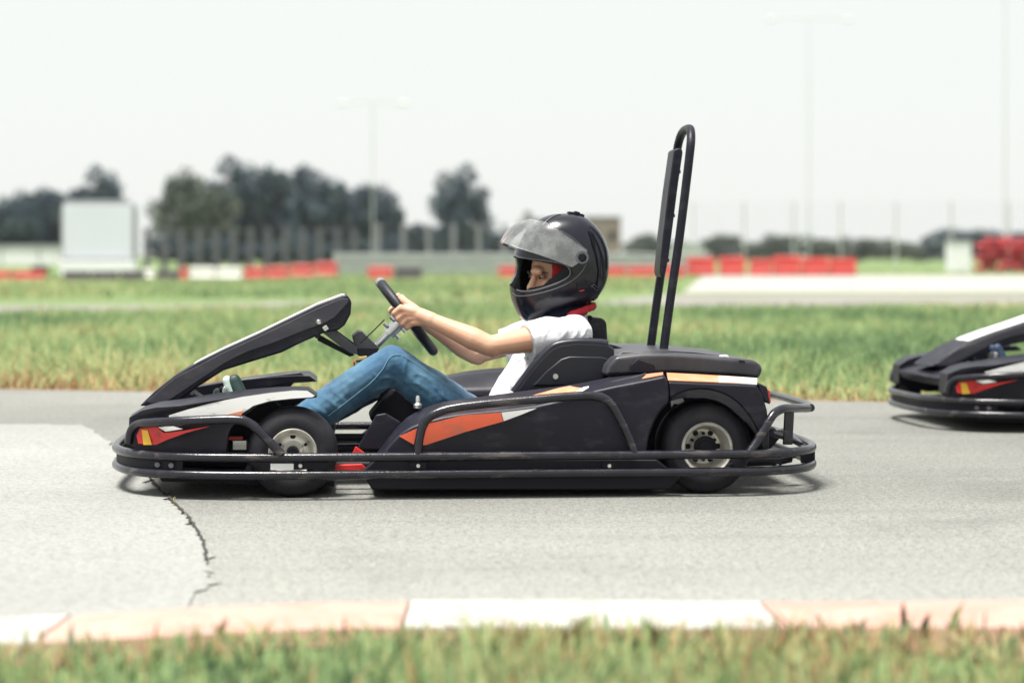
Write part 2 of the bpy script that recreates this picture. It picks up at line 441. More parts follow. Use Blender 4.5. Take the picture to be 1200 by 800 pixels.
# ---------------- wheels
def wheel(px, v_out, R, width, rim_r, front):
    c = P(px, 530, v_out); c = Vector((c.x, v_out, R))
    for s in (-1, 1):
        cx = Vector((c.x, s * -v_out * -1 if False else (v_out if s < 0 else -v_out), R))
        d = 1 if s < 0 else -1     # inward direction (+y for near)
        hk = 1.0 if front else 1.35
        hub = lathe([(0.0, d * 0.006 + d * 0.012 * (hk > 1)), (0.014 * hk, d * 0.006 + d * 0.012 * (hk > 1)), (0.017 * hk, d * 0.022), (0.017 * hk, d * 0.03), (0.026 * hk, d * 0.036), (0.026, d * 0.09), (0.0, d * 0.09)], cx, seg=20)
        hb_ = hub.obj('wheel', M['dark'], kart)
        w = width
        sh = 0.022
        prof = [(rim_r + 0.004, 0.004), (rim_r + 0.012, 0.0), (rim_r + 0.03, -0.003), (R - 0.030, 0.000), (R - 0.014, 0.007), (R - 0.005, 0.017), (R - 0.001, 0.032),
                (R, w / 2), (R - 0.001, w - 0.032), (R - 0.005, w - 0.017), (R - 0.014, w - 0.007), (R - 0.03, w), (rim_r + 0.012, w), (rim_r + 0.004, w - 0.006), (rim_r - 0.002, w * 0.5)]
        lathe([(r, d * h) for r, h in prof], cx, seg=56, closed_prof=True).obj('tyre', M['rubber'], hb_, angle=50)
        rp = [(rim_r + 0.006, 0.003), (rim_r + 0.003, -0.001), (rim_r - 0.003, 0.003), (rim_r - 0.007, 0.016), (rim_r - 0.010, 0.030 if front else 0.060), (rim_r - 0.020, 0.038 if front else 0.078),
              (0.034, 0.034 if front else 0.080), (0.030, 0.028 if front else 0.074), (0.018, 0.030 if front else 0.076), (0.018, 0.05 if front else 0.09), (rim_r, 0.06 if front else 0.10)]
        rm = lathe([(r, d * h) for r, h in rp], cx, seg=56).obj('rim', M['rim'], hb_, angle=30)
        nb = 3 if front else 6
        for k in range(nb):
            a = 2 * math.pi * k / nb + 0.52
            rr = 0.040 if not front else 0.043
            q = cx + Vector((math.cos(a) * rr, d * (0.028 if front else 0.068), math.sin(a) * rr))
            lathe([(0, -d * 0.004), (0.0045, -d * 0.004), (0.0045, d * 0.012), (0, d * 0.012)], q, seg=8).obj('wheel_nut', M['dark'], hb_)
            a += math.pi / nb
            q = cx + Vector((math.cos(a) * 0.046, d * (0.0355 if front else 0.0775), math.sin(a) * 0.046))
            lathe([(0, 0), (0.0085, 0.0), (0.0085, d * 0.01), (0, d * 0.01)], q, seg=14).obj('rim_hole', M['dark'], hb_)
wheel(343, -0.545, 0.134, 0.115, 0.066, True)
wheel(829, -0.545, 0.1375, 0.185, 0.072, False)
cF = P(343, 530, -0.5).x; cR = P(829, 530, -0.5).x
tube([(cR, -0.40, 0.1375), (cR, 0.40, 0.1375)], 0.018, seg=14).obj('rear_axle', M['steel'], kart)
for s in (-1, 1):
    tube([(cF, s * 0.46, 0.134), (cF + 0.01, s * 0.36, 0.12), (cF + 0.02, s * 0.26, 0.085)], 0.013, seg=10, smooth=3).obj('stub_axle', M['dark'], kart)
    tube([(cF + 0.06, s * 0.40, 0.13), (cF + 0.05, s * 0.05, 0.12)], 0.006, seg=8).obj('track_rod', M['steel'], kart)
# brake/steering hardware seen behind the front fender
box(P(281, 521, -0.40), (0.045, 0.03, 0.03)).obj('brake_block', M['steel'], kart, bevel=0.003)
box(P(275, 513, -0.41), (0.05, 0.02, 0.012)).obj('brake_clip', M['red'], kart, bevel=0.002)

# ---------------- front fenders
arch = [(265, 528), (266, 515), (270.5, 502), (284.5, 488), (302, 475.5), (316, 471), (330, 469), (350, 467.5), (370, 466)]
fend_top = [(151, 497), (151.5, 489), (166, 481), (183, 477), (211, 475.5), (245, 470), (284.5, 464), (318, 459.5), (344, 457), (361.5, 457), (372, 464.5)]
fo = fend_top + smooth_pix(arch[::-1], 2) + [(262, 538), (200, 538), (165, 531), (150, 520)]
def fend_v(px):     # the fender follows the rounded nose of the bumper
    return -0.40 - 0.15 * min(1.0, max(0.0, (px - 150) / 75.0)) ** 0.7
for s in (False, True):
    O = [P(x, y, fend_v(x)) for x, y in fo]
    I = []
    for i, q in enumerate(O):
        if i < len(fend_top): I.append(Vector((q.x, -0.30, q.z + (0.002, 0.003, 0.004, 0.005, 0.007, 0.007, 0.004, 0.0, -0.003, -0.004, -0.004)[i])))
        else: I.append(Vector((q.x, -0.30, q.z)))
    mbf = prism(O, I)
    fd = mbf.obj('front_fender', M['plastic'], kart, bevel=0.010, seg=3, mirror=s)
    if True:
        def skin(pix, name, m, off, v=None):
            a = [P(x, y, fend_v(x) - off) for x, y in pix]; b = [q + Vector((0, 0.004, 0)) for q in a]
            prism(a, b).obj(name, m, fd, mirror=s)
        # upper white panel hugging the fender's upper side: follows the top edge
        wtop = [(198, 486.5), (222, 479), (245, 473), (264, 468.6), (284, 464.8), (318, 460), (344, 457.4), (360, 457.6), (369, 463.4)]
        wbot = [(198, 490), (225, 489), (245, 488.4), (262, 488.0), (281, 486), (297, 475.2), (316, 469.6), (340, 467), (366, 465.2)]
        prism([P(x, y, fend_v(x) - 0.003) for x, y in wtop + wbot[::-1]], [P(x, y, fend_v(x) + 0.001) for x, y in wtop + wbot[::-1]]).obj('white_panel', M['white'], fd, mirror=s)
        skin([(259, 488.0), (270, 484.5), (286, 480.5), (282, 487), (277, 490)], 'orange_edge', M['orange_pale'], 0.0045)
        skin([(160, 510), (164, 502), (183, 500), (192, 507), (215, 504.5), (245, 499.5), (218, 507), (196, 515), (183, 521), (162, 519.5)], 'headlight_decal', M['red'], 0.003)
        skin([(166, 503.5), (173, 504), (178, 521), (168, 521)], 'yellow_decal', M['yellow'], 0.0045)
        skin([(185, 500.5), (203, 499.5), (214, 502.5), (194, 505.5)], 'white_flash', M['white'], 0.0045)
for s in (False, True):
    slab([(262, 530), (270, 501), (286, 487), (302, 475), (322, 470), (332, 480), (325, 500), (300, 530)], -0.36, -0.345).obj('arch_liner', M['dark'], kart, mirror=s)
# fender top deck: gray ledge between near and far fenders (nose)
nose = slab([(151.5, 494), (166, 488), (183, 484), (212, 484), (250, 482), (280, 484), (250, 505), (160, 508)], -0.30, 0.30)
nose.obj('nose_panel', M['plastic'], kart, bevel=0.008)
# raised rib that runs beside the pedals, outer edge of the far fender
ff = slab([(212, 474), (216, 466), (232, 459), (283, 452), (342, 447), (361, 448.5), (365, 455), (340, 460), (330, 475), (240, 480)], 0.36, 0.52)
slab([(216, 465), (225, 459.5), (265, 450), (285, 444), (320, 439.5), (352, 436), (364, 444.8), (346, 446.5), (338, 456), (300, 462), (222, 474)], 0.33, 0.37).obj('fender_liner', M['plastic_grey'], kart, bevel=0.003)

# ---------------- long centre fairing (front shroud)
ftop = [(163.5, 475.5), (180, 459.5), (204, 440.5), (232, 424), (260, 410), (302, 391), (340, 372.5), (372, 357), (400, 346.5), (407, 345.5), (412, 353)]
fbot = [(411, 368), (404, 381), (396.5, 387), (379, 390.3), (352, 402), (330, 413), (297, 423), (262, 434), (232, 453), (208, 471), (197, 476)]
VF = -0.13
for_side = [P(x, y, VF) for x, y in ftop + fbot]
mb = MB(); 
inner = [Vector((q.x, -q.y, q.z)) for q in for_side]
prism(for_side, inner, mb)
fair = mb.obj('front_fairing', M['plastic'], kart, bevel=0.007, seg=3)
# white top skin, crowned
mb = MB(); tp = [P(x, y, VF) for x, y in [(226, 427.6), (232, 424)] + ftop[4:-2] + [(404, 346)]]
rows = []
for q in tp:
    rows.append([Vector((q.x, v, q.z + 0.0012 + 0.001 * (1 - (v / 0.105) ** 2))) for v in (-0.095, -0.07, -0.04, 0, 0.04, 0.07, 0.095)])
vs = [p for r in rows for p in r] + [p - Vector((0, 0, 0.02)) for r in rows for p in r]
n, k = len(rows), 7; f = []
for i in range(n - 1):
    for j in range(k - 1):
        f.append((i * k + j, (i + 1) * k + j, (i + 1) * k + j + 1, i * k + j + 1)); f.append((n * k + i * k + j, n * k + i * k + j + 1, n * k + (i + 1) * k + j + 1, n * k + (i + 1) * k + j))
    for j in (0, k - 1):
        f.append((i * k + j, n * k + i * k + j, n * k + (i + 1) * k + j, (i + 1) * k + j))
for i in (0, n - 1):
    for j in range(k - 1): f.append((i * k + j, i * k + j + 1, n * k + i * k + j + 1, n * k + i * k + j))
mb.add(vs, f); mb.obj('top_panel', M['white'], fair)
# crease plane along the flank: upper bevelled band
crease = [(172, 470), (204, 443), (260, 413.5), (302, 394.5), (372, 361), (400, 349.5), (408, 350), (408.5, 354), (392, 372), (378, 379.5), (352, 389), (320, 402), (290, 412), (264, 425), (240, 441), (212, 460), (196, 470), (176, 472.5)]
slab(crease, VF - 0.004, VF + 0.002).obj('flank_panel', M['plastic_mid'], fair, bevel=0.0018)
for (px, py, r) in ((373.5, 377.5, 4.2),):
    lathe([(0, -0.006), (0.006, -0.006), (0.010, -0.001), (0.010, 0.006), (0, 0.006)], P(px, py, VF - 0.004), seg=14).obj('bolt', M['steel'], fair)
lathe([(0, -0.004), (0.008, -0.004), (0.010, 0.0), (0.010, 0.006), (0, 0.006)], P(372, 393, VF), seg=14).obj('bolt', M['dark'], fair)
# support struts
for s in (False, True):
    slab([(376, 384), (381, 380.5), (386, 383), (419, 407), (419, 415), (410, 414), (377, 389)], -0.125, -0.110).obj('fairing_strut', M['plastic_grey'], kart, bevel=0.002, mirror=s)
box(P(381.5, 384.5, -0.135), (0.016, 0.012, 0.016), rot=Matrix.Rotation(RAD(-35), 3, 'Y')).obj('strut_clamp', M['steel'], kart, bevel=0.002)
slab([(372, 391), (378, 394), (416, 416), (410, 418), (372, 399)], 0.02, 0.04).obj('fairing_strut', M['plastic'], kart, bevel=0.002)
# dash box at the column foot
slab([(413, 394), (421, 387.5), (424, 388), (444, 407), (436, 418), (428, 422), (418, 415)], -0.10, 0.06).obj('dash_pod', M['plastic_grey'], kart, bevel=0.004)
slab([(418, 407), (445, 407), (436, 424), (420, 416)], -0.11, 0.07).obj('dash_base', M['dark'], kart, bevel=0.003)
tube([P(422, 402, -0.11), P(436, 389, -0.11), P(450.5, 374.5, -0.11)], 0.0022, seg=6, smooth=3).obj('dash_whip', M['dark'], kart)
tg = slab([(411.5, 422), (413, 419), (430, 417), (431, 421), (416, 434), (413, 433)], -0.12, -0.113).obj('number_tag', M['brass'], kart, bevel=0.0012)
for pl in ([(417, 422.5), (426, 421), (426, 423), (417, 424.5)], [(421, 424), (423, 424), (421.5, 429), (419.5, 430)], [(414, 424), (415.5, 424), (416.5, 430), (415, 430)]):
    slab(pl, -0.1215, -0.119).obj('tag_mark', M['dark'], tg)
# steering column, clamp and wheel
mb = tube([P(433, 413, 0.0), P(462, 384, 0.0), P(475, 371, 0.0)], 0.0115, seg=14)
colm = mb.obj('steering_column', M['steel'], kart)
axis = (P(475, 371, 0) - P(433, 413, 0)).normalized()
c0 = P(455, 391, 0.0); c1 = P(470, 376, 0.0)
tube([c0, c1], 0.021, seg=16).obj('column_clamp', M['steel'], colm)
side_ = axis.cross(Vector((0, 1, 0))).normalized()
for sg in (-1, 1):
    for t in (0.25, 0.75):
        q = c0.lerp(c1, t)
        tube([q + side_ * sg * 0.018 + Vector((0, -0.012, 0)), q + side_ * sg * 0.034 + Vector((0, -0.012, 0))], 0.006, seg=8).obj('clamp_bolt', M['steel'], colm)
top_ = P(445.5, 331, 0.0); bot_ = P(507.5, 411, 0.0); wc = (top_ + bot_) / 2; Rw = (top_ - bot_).length / 2
u_ = (top_ - bot_).normalized(); v_ = Vector((0, 1, 0)); nW = u_.cross(v_).normalized()
if nW.x < 0: nW = -nW
Rv = 0.158
ringp = [wc + u_ * (Rw * math.cos(2 * math.pi * i / 56)) + v_ * (Rv * math.sin(2 * math.pi * i / 56)) for i in range(56)]
sw = tube(ringp, 0.0155, seg=14, closed=True).obj('steering_wheel', M['grip'], kart)
tube(ringp[-3:] + ringp[:4], 0.0164, seg=14).obj('grip_marker', M['gripgrey'], sw)
mb = MB()
for a in (90, 270, 180):
    e = wc + u_ * (Rw * math.cos(RAD(a))) + v_ * (Rv * math.sin(RAD(a)))
    dirv = (e - wc).normalized(); wdt = nW.cross(dirv).normalized()
    a4 = [wc + wdt * 0.020 - nW * 0.016, e + wdt * 0.013, e - wdt * 0.013, wc - wdt * 0.020 - nW * 0.016]
    prism(a4, [q - nW * 0.005 for q in a4], mb)
mb.obj('spoke', M['steel'], sw)
tube([wc - nW * 0.024, wc - nW * 0.010], 0.032, seg=18).obj('wheel_hub', M['steel'], sw)

# pedals
tube([P(246, 470, -0.02), P(233, 463, -0.02), P(226, 458, -0.02), P(224, 462, -0.02)], 0.0075, seg=10, smooth=3).obj('pedal', M['white'], kart)
tube([P(250, 475, 0.06), P(244, 465, 0.06), P(242, 467, 0.06)], 0.007, seg=10, smooth=3).obj('pedal', M['white'], kart)
slab([(260, 475), (260.5, 455), (263, 452), (266, 455), (266, 475)], -0.20, -0.10).obj('pedal_plate', M['steel'], kart, bevel=0.004)

# ---------------- side pods
cre = [(430, 553), (437, 544), (447, 532), (458, 519), (470, 507), (483, 499.5), (498, 494), (520, 488.5), (543, 484.5), (587, 481), (630, 475.5), (665, 467.5), (683, 461), (720, 452.5), (748, 447), (779, 440.5)]
tops = [(428, 550), (434, 540), (443, 528), (454, 513), (466, 498), (477, 488), (489, 480.5), (503, 474.5), (520, 469.5), (560, 464), (602, 458.5), (640, 453.5), (668, 450), (710, 442), (748, 438), (779, 436.5)]
redge = [(783.5, 450), (785, 471), (775, 481), (767, 494), (761, 511), (758.5, 528), (758, 545)]
podbot = [(758, 556), (700, 557), (600, 557), (500, 557), (440, 557)]
for s in (False, True):
    O = [P(x, y, -0.572) for x, y in cre + redge + podbot]
    I = [P(x, y, -0.43) for x, y in tops] + [Vector((q.x, -0.43, q.z)) for q in O[len(cre):]]
    pod = prism(O, I).obj('side_pod', M['plastic'], kart, bevel=0.009, seg=3, mirror=s)
    def podskin(pix, name, m, off=0.003):
        slab(pix, -0.572 - off, -0.570 + 0.0).obj(name, m, pod, mirror=s)
    podskin([(468, 511), (500, 497), (543, 486.5), (587, 483.5), (590, 493.6), (545, 506), (500, 521), (487, 522)], 'orange_stripe', M['orange'])
    podskin([(587.6, 483.4), (629, 478.3), (610, 486), (590.5, 493.2)], 'white_stripe', M['white'])
    # stripe on the sloping shoulder
    def shoulder(t, w):
        # t along x in px 600..690, w 0 at crease 1 at top
        def at(poly, x):
            for (x0, y0), (x1, y1) in zip(poly, poly[1:]):
                if x0 <= x <= x1: return y0 + (y1 - y0) * (x - x0) / (x1 - x0)
            return poly[-1][1]
        a = P(t, at(cre, t), -0.572); b = P(t, at(tops, t), -0.43)
        nrm = (b - a).cross(Vector((1, 0, 0))).normalized()
        if nrm.z < 0: nrm = -nrm
        return a.lerp(b, w) + nrm * 0.0035
    def shpoly(pts, name, m):
        a = [shoulder(*q) for q in pts]; prism(a, [q - Vector((0, -0.001, 0.003)) for q in a]).obj(name, m, pod, mirror=s)
    shpoly([(598, 0.40), (630, 0.62), (655, 0.78), (668, 0.80), (676, 0.55), (682, 0.42), (670, 0.20), (655, 0.05), (630, 0.12)], 'orange_shoulder', M['orange_pale'])  # paler than the flank orange: light on the slope is in the colour
    shpoly([(672, 0.22), (684, 0.44), (690, 0.42), (690, 0.32), (680, 0.08), (664, 0.02)], 'white_shoulder', M['white'])
    shpoly([(752, 0.15), (758, 0.75), (777, 0.85), (777, 0.15)], 'orange_shoulder', M['orange_pale'])
    # recessed seam panel at the rear of the pod top
    tube([P(690, 458, -0.50), P(720, 448, -0.50), P(745, 442.5, -0.48), P(757, 439, -0.46)], 0.006, seg=8, smooth=3).obj('pod_rib', M['plastic_grey'], pod, mirror=s)
# pod latch knob
kn = lathe([(0, 0), (0.012, 0), (0.013, 0.010), (0.007, 0.016), (0.007, 0.026), (0.005, 0.036), (0, 0.038)], P(489.5, 478, -0.44), axis='z', seg=14)
kn.obj('pod_latch', M['steel'], kart)

# ---------------- rear fenders
rtop = [(783, 447.5), (820, 449), (860, 450.5), (887, 452)]
rin = [(781, 437), (820, 439), (860, 441.5), (887, 443.5)]
arc = [(893, 530), (890, 512), (884, 498), (876, 485), (867, 474.5), (857, 466.5), (845, 460.5), (832, 457), (819, 456), (805, 458), (794, 462), (786, 467)]
for s in (False, True):
    O = [P(x, y, -0.565) for x, y in rtop + [(894, 463), (899, 480), (902, 505), (901, 530)] + arc]
    I = [P(x, y, -0.44) for x, y in rin] + [Vector((q.x, -0.40, q.z)) for q in O[len(rtop):]]
    rf = prism(O, I).obj('rear_fender', M['plastic'], kart, bevel=0.006, mirror=s)
    a = [P(x, y, -0.568) for x, y in rtop]; b = [P(x, y, -0.443) for x, y in rin]
    for (i0, i1, m, nm) in ((0, 1.55, 'orange_pale', 'orange_stripe'), (1.55, 2.35, 'peach', 'worn_stripe'), (2.35, 3, 'white', 'white_stripe')):
        def lp(L, t):
            i = min(int(t), len(L) - 2); return L[i].lerp(L[i + 1], t - i)
        ts = [i0 + (i1 - i0) * k / 4 for k in range(5)]
        lo = [lp(a, t).lerp(lp(b, t), 0.10) + Vector((0, -0.002, 0.0035)) for t in ts]; hi = [lp(a, t).lerp(lp(b, t), 0.92) + Vector((0, -0.002, 0.0035)) for t in ts]
        pl = lo + hi[::-1]
        prism(pl, [q - Vector((0, -0.001, 0.003)) for q in pl]).obj(nm, M[m], rf, mirror=s)
    # flared lip round the wheel arch
    lipi = smooth_pix(arc[1:], 2)
    lipo = []
    for i, (x, y) in enumerate(lipi):
        x0, y0 = lipi[max(i - 1, 0)]; x1, y1 = lipi[min(i + 1, len(lipi) - 1)]
        tx, ty = x1 - x0, y1 - y0; L = math.hypot(tx, ty); nx, ny = ty / L, -tx / L
        wd = 10.0 * min(1.0, 0.25 + 3.0 * min(i, len(lipi) - 1 - i) / len(lipi))
        lipo.append((x + nx * wd, y + ny * wd))
    A = [P(x, y, -0.588) for x, y in lipi] ; B = [P(x, y, -0.566) for x, y in lipo]
    A2 = [P(x, y, -0.555) for x, y in lipi]; B2 = [P(x, y, -0.555) for x, y in lipo]
    mb = MB(); n = len(A)
    f = []
    for i in range(n - 1):
        f += [(i, i + 1, n + i + 1, n + i), (2 * n + i, i, i + 1, 2 * n + i + 1)[::-1], (n + i, n + i + 1, 3 * n + i + 1, 3 * n + i), (2 * n + i, 2 * n + i + 1, 3 * n + i + 1, 3 * n + i)[::-1]]
    f += [(0, n, 3 * n, 2 * n), (n - 1, 3 * n - 1, 4 * n - 1, 2 * n - 1)]
    mb.add(A + B + A2 + B2, f); mb.obj('arch_lip', M['plastic_mid'], rf, mirror=s)
    slab([(888, 448), (899, 453), (903, 474), (896, 470), (890, 458)], -0.56, -0.44).obj('tail_block', M['plastic'], rf, bevel=0.005, mirror=s)
    slab([(899.5, 456), (902, 458), (903.5, 472), (901, 470)], -0.55, -0.46).obj('tail_light', M['red'], rf, bevel=0.001, mirror=s)
    # inner arch wall
    slab([(760, 470), (780, 452), (890, 452), (900, 530), (760, 545)], -0.33, -0.31).obj('arch_liner', M['dark'], rf, mirror=s)
    slab([(786, 470), (800, 466), (802, 470), (796, 474), (790, 473), (787, 478)], -0.36, -0.345).obj('bracket', M['steel'], rf, bevel=0.001, mirror=s)
# engine block in the bay, seen through gaps
box((cR - 0.02, 0.0, 0.20), (0.30, 0.44, 0.22)).obj('engine', M['dark'], kart, bevel=0.02)
slab([(894, 500), (908, 500), (916, 512), (900, 530), (890, 530)], -0.30, 0.30).obj('rear_shield', M['dark'], kart, bevel=0.01)
# engine cover
ec = [(708, 441), (712, 428), (722, 417.5), (752, 414), (785, 414), (820, 416), (848, 418.5), (880, 421.5), (888, 423.5), (895, 431.5), (890, 444), (850, 441), (790, 438)]
O = [P(x, y, -0.40) for x, y in ec]
I = [Vector((q.x, 0.40, q.z)) for q in O]
cov = prism(O, I).obj('engine_cover', M['plastic_grey'], kart, bevel=0.022, seg=5)
slab([(720, 417), (730, 412.2), (785, 410.8), (815, 412.5), (850, 417), (848, 419), (730, 420)], -0.30, 0.30).obj('cover_deck', M['plastic_grey'], cov, bevel=0.008)
slab([(845, 417), (853, 416), (855, 419), (845, 420)], -0.34, -0.30).obj('cover_latch', M['white'], cov, bevel=0.002)
slab([(866, 422), (873, 422.6), (873, 424.6), (866, 424)], -0.402, -0.395).obj('cover_vent', M['dark'], cov)
slab([(884, 423.6), (889, 425.5), (895, 432), (889, 441), (878, 440)], -0.4035, -0.395).obj('corner_glint', M['white'], cov, bevel=0.001) if False else None  # switched off: white patch painted for a reflection
# brackets between seat and cover
slab([(738, 437), (739, 428), (747, 420.5), (757, 424), (767, 427), (768, 437)], -0.42, -0.405).obj('seat_bracket', M['plastic'], kart, bevel=0.003)
slab([(712, 403), (722, 405), (731, 408.5), (728, 411), (716, 409)], -0.05, 0.10).obj('filler_flap', M['plastic'], kart, bevel=0.003)
slab([(690, 376), (692, 372), (706, 372.5), (711, 377), (712.5, 402), (690, 402)], -0.06, 0.22).obj('seat_bolster', M['plastic'], kart, bevel=0.010, seg=4)
slab([(688, 370.5), (693, 369.5), (696, 374), (690, 375)], -0.03, 0.02).obj('bolster_knob', M['dark'], kart, bevel=0.002)

# ---------------- seat
sp = [(602.5, 460), (610, 450), (617.5, 440), (625, 430), (634.5, 419.5), (645, 409.5), (655, 404), (677.5, 401.3), (700, 402), (712, 403.5), (720, 408), (720.5, 434.5), (706, 447), (660, 462), (610, 470)]
seat = slab([(530, 522), (545, 505), (600, 508), (640, 490), (668, 440), (690, 396), (702, 397), (700, 430), (690, 470), (660, 522)], -0.24, 0.24).obj('seat', M['seat'], kart, bevel=0.02)
for s in (False, True):
    sd = slab(sp, -0.30, -0.26).obj('seat_side', M['seat'], kart, bevel=0.008, mirror=s)
    tube([P(x, y, -0.285) for x, y in sp[:10]], 0.014, seg=12, smooth=3).obj('seat_rim', M['seat'], sd, mirror=s)
    slab([(624, 452), (640, 435), (658, 420.5), (668, 417.5), (705, 418), (717, 421), (718, 434), (704, 445), (670, 452)], -0.310, -0.298).obj('seat_wing', M['seat'], sd, bevel=0.005, mirror=s)
    lathe([(0, -0.006), (0.008, -0.006), (0.009, 0.006), (0, 0.006)], P(651, 441, -0.312), seg=12).obj('seat_bolt', M['steel'], sd, mirror=s)
    # lower cockpit wall between the pod and the seat
    slab([(470, 500), (520, 473), (602, 462), (700, 447), (715, 442), (715, 530), (470, 530)], -0.41, -0.39).obj('cockpit_wall', M['plastic'], kart, mirror=s)
# far pod shoulder that shows past the driver's legs
mbp = MB(); rows = []
for (x, y0, y1) in ((498, 452, 470), (520, 440, 462), (545, 435, 463), (570, 432, 464), (598, 430, 464), (640, 428, 464)):
    rows.append((P(x, y0, 0.43), P(x, y1, 0.30)))
vs = []; f = []
for a, b in rows:
    for t in (0, 0.25, 0.5, 0.75, 1.0):
        q = a.lerp(b, t); q.z += 0.012 * math.sin(math.pi * t); vs.append(q)
for i in range(len(rows) - 1):
    for j in range(4): f.append((i * 5 + j, (i + 1) * 5 + j, (i + 1) * 5 + j + 1, i * 5 + j + 1))
mbp.add(vs, f)
o = mbp.obj('cockpit_liner', M['seat'], kart); sm = o.modifiers.new('t', 'SOLIDIFY'); sm.thickness = 0.006

# ---------------- headrest hoop
hn = [P(775.5, 425, -0.135), P(777, 415, -0.135), P(785, 355, -0.135), P(796, 280, -0.135), P(804.5, 212, -0.135), P(808.5, 178, -0.134), P(809.8, 164, -0.124), P(809.5, 155, -0.095), P(808, 151, -0.05)]
pts = hn + [Vector((q.x, -q.y, q.z)) for q in hn[::-1]]
hp = tube(pts, 0.0142, seg=16, smooth=4).obj('headrest_hoop', M['plastic'], kart)
padpix = [(791, 176), (795, 173.5), (800, 174), (801.5, 178), (796, 215), (790, 262), (785, 300), (780.5, 324), (776, 325), (774, 318), (778, 275), (784, 225)]
pdv = [P(x - 1.0, y, -0.01) for x, y in padpix]
prism(pdv, [Vector((q.x, 0.115, q.z)) for q in pdv]).obj('headrest_pad', M['plastic'], kart, bevel=0.007)
for y in (200, 252, 305):
    q = P(799 - (y - 200) * 0.13, y, 0.0)
    tube([q + Vector((-0.012, 0.10, 0)), q + Vector((0.012, 0.10, 0))], 0.006, seg=8).obj('pad_bracket', M['dark'], kart)

# ================================================================== DRIVER
HX, HY = 655.0, 312.0
hel_pix = [(587, 0)]  # placeholder
sil = [(670, 250.5), (655, 250.5), (642, 252.5), (628, 259), (617, 269), (609, 281), (604, 293), (601, 305), (599, 318), (597.5, 328), (597.5, 338), (599.5, 350), (603.5, 361), (609, 371), (615, 376), (624, 377.5),
       (642, 372), (660, 367), (676, 361), (690, 354.5), (701, 346), (708, 335), (712, 320), (713, 304), (711, 289), (704, 273), (694, 261), (683, 253.5)]
hc = P(HX, HY, 0.0)
sil3 = [P(x, y, 0.0) - hc for x, y in smooth_pix(sil, 3, True)]
ang = np.array([math.atan2(p.z, p.x) for p in sil3]); rad = np.array([math.hypot(p.x, p.z) for p in sil3])
order = np.argsort(ang); ang, rad = ang[order], rad[order]
def Rphi(a): return float(np.interp(a, np.concatenate([ang - 2 * math.pi, ang, ang + 2 * math.pi]), np.tile(rad, 3)))
HW, EXP = 0.128, 2.7
def hel_pt(phi, psi, scale=1.0):
    # superellipse across: r^EXP + y^EXP = 1
    cs, sn = abs(math.cos(psi)), abs(math.sin(psi))
    k = (cs ** EXP + sn ** EXP) ** (-1 / EXP)
    r, y = cs * k, math.copysign(sn * k, math.sin(psi))
    R = Rphi(phi) * scale
    # the front (chin/visor) narrows
    fx = max(0.0, -math.cos(phi)) * r
    wy = HW * scale * (1.0 - 0.16 * fx ** 1.5)
    return hc + Vector((math.cos(phi) * R * r, wy * y, math.sin(phi) * R * r))
def hel_mesh(scale, name, nphi=84, npsi=40):
    mb = MB(); vs = []; f = []
    for j in range(1, npsi):
        psi = -math.pi / 2 + math.pi * j / npsi
        for i in range(nphi): vs.append(hel_pt(-math.pi + 2 * math.pi * i / nphi, psi, scale))
    for j in range(npsi - 2):
        for i in range(nphi): f.append((j * nphi + i, j * nphi + (i + 1) % nphi, (j + 1) * nphi + (i + 1) % nphi, (j + 1) * nphi + i))
    b0 = len(vs); vs += [hel_pt(0, -math.pi / 2, scale), hel_pt(0, math.pi / 2, scale)]
    for i in range(nphi):
        f.append((b0, (i + 1) % nphi, i)); f.append((b0 + 1, (npsi - 2) * nphi + i, (npsi - 2) * nphi + (i + 1) % nphi))
    mb.add(vs, f); return mb.mesh(name)
def hel_surf(px, py, off=0.0):
    """near-side helmet surface point that shows at photo pixel"""
    v = -0.1
    for _ in range(12):
        q = P(px, py, v) - hc; phi = math.atan2(q.z, q.x); rr = math.hypot(q.x, q.z) / Rphi(phi)
        rr = min(rr, 0.999)
        y = (1 - rr ** EXP) ** (1 / EXP); fx = max(0.0, -math.cos(phi)) * rr
        v = -(HW * (1.0 - 0.16 * fx ** 1.5)) * y
    p = P(px, py, v); n = (p - hc); n = Vector((n.x / Rphi(phi) ** 2, n.y / HW ** 2, n.z / Rphi(phi) ** 2)).normalized()
    return p + n * off, n
openpix = [(575, 292), (601, 299.5), (612, 302), (640, 305.5), (658, 308.5), (666, 313), (668.5, 320), (665, 325.5), (655, 331), (640, 336.5), (625, 340.5), (612, 341.5), (604, 339.5), (598.5, 334), (575, 331)]
opa = [P(x, y, -0.06) for x, y in openpix]
cut_open = prism([Vector((q.x, -0.4, q.z)) for q in opa], [Vector((q.x, 0.004, q.z)) for q in opa]).mesh('cut_open')
opf = [P(x, y, -0.06) for x, y in [(570, 293), (601, 299.5), (607.5, 303), (608.5, 312), (607, 322), (602, 331), (598, 335), (570, 333)]]
cut_far = prism([Vector((q.x, -0.003, q.z)) for q in opf], [Vector((q.x, 0.4, q.z)) for q in opf]).mesh('cut_far')
nk = tube([P(658, 347, 0), P(658, 356, 0), P(655, 400, 0)], [0.060, 0.078, 0.085], seg=32).mesh('cut_neck')
shell_me = boolean(hel_mesh(1.0, 'shell'), [hel_mesh(0.84, 'inner', 48, 24), cut_open, cut_far, nk])

driver_raw = MB()
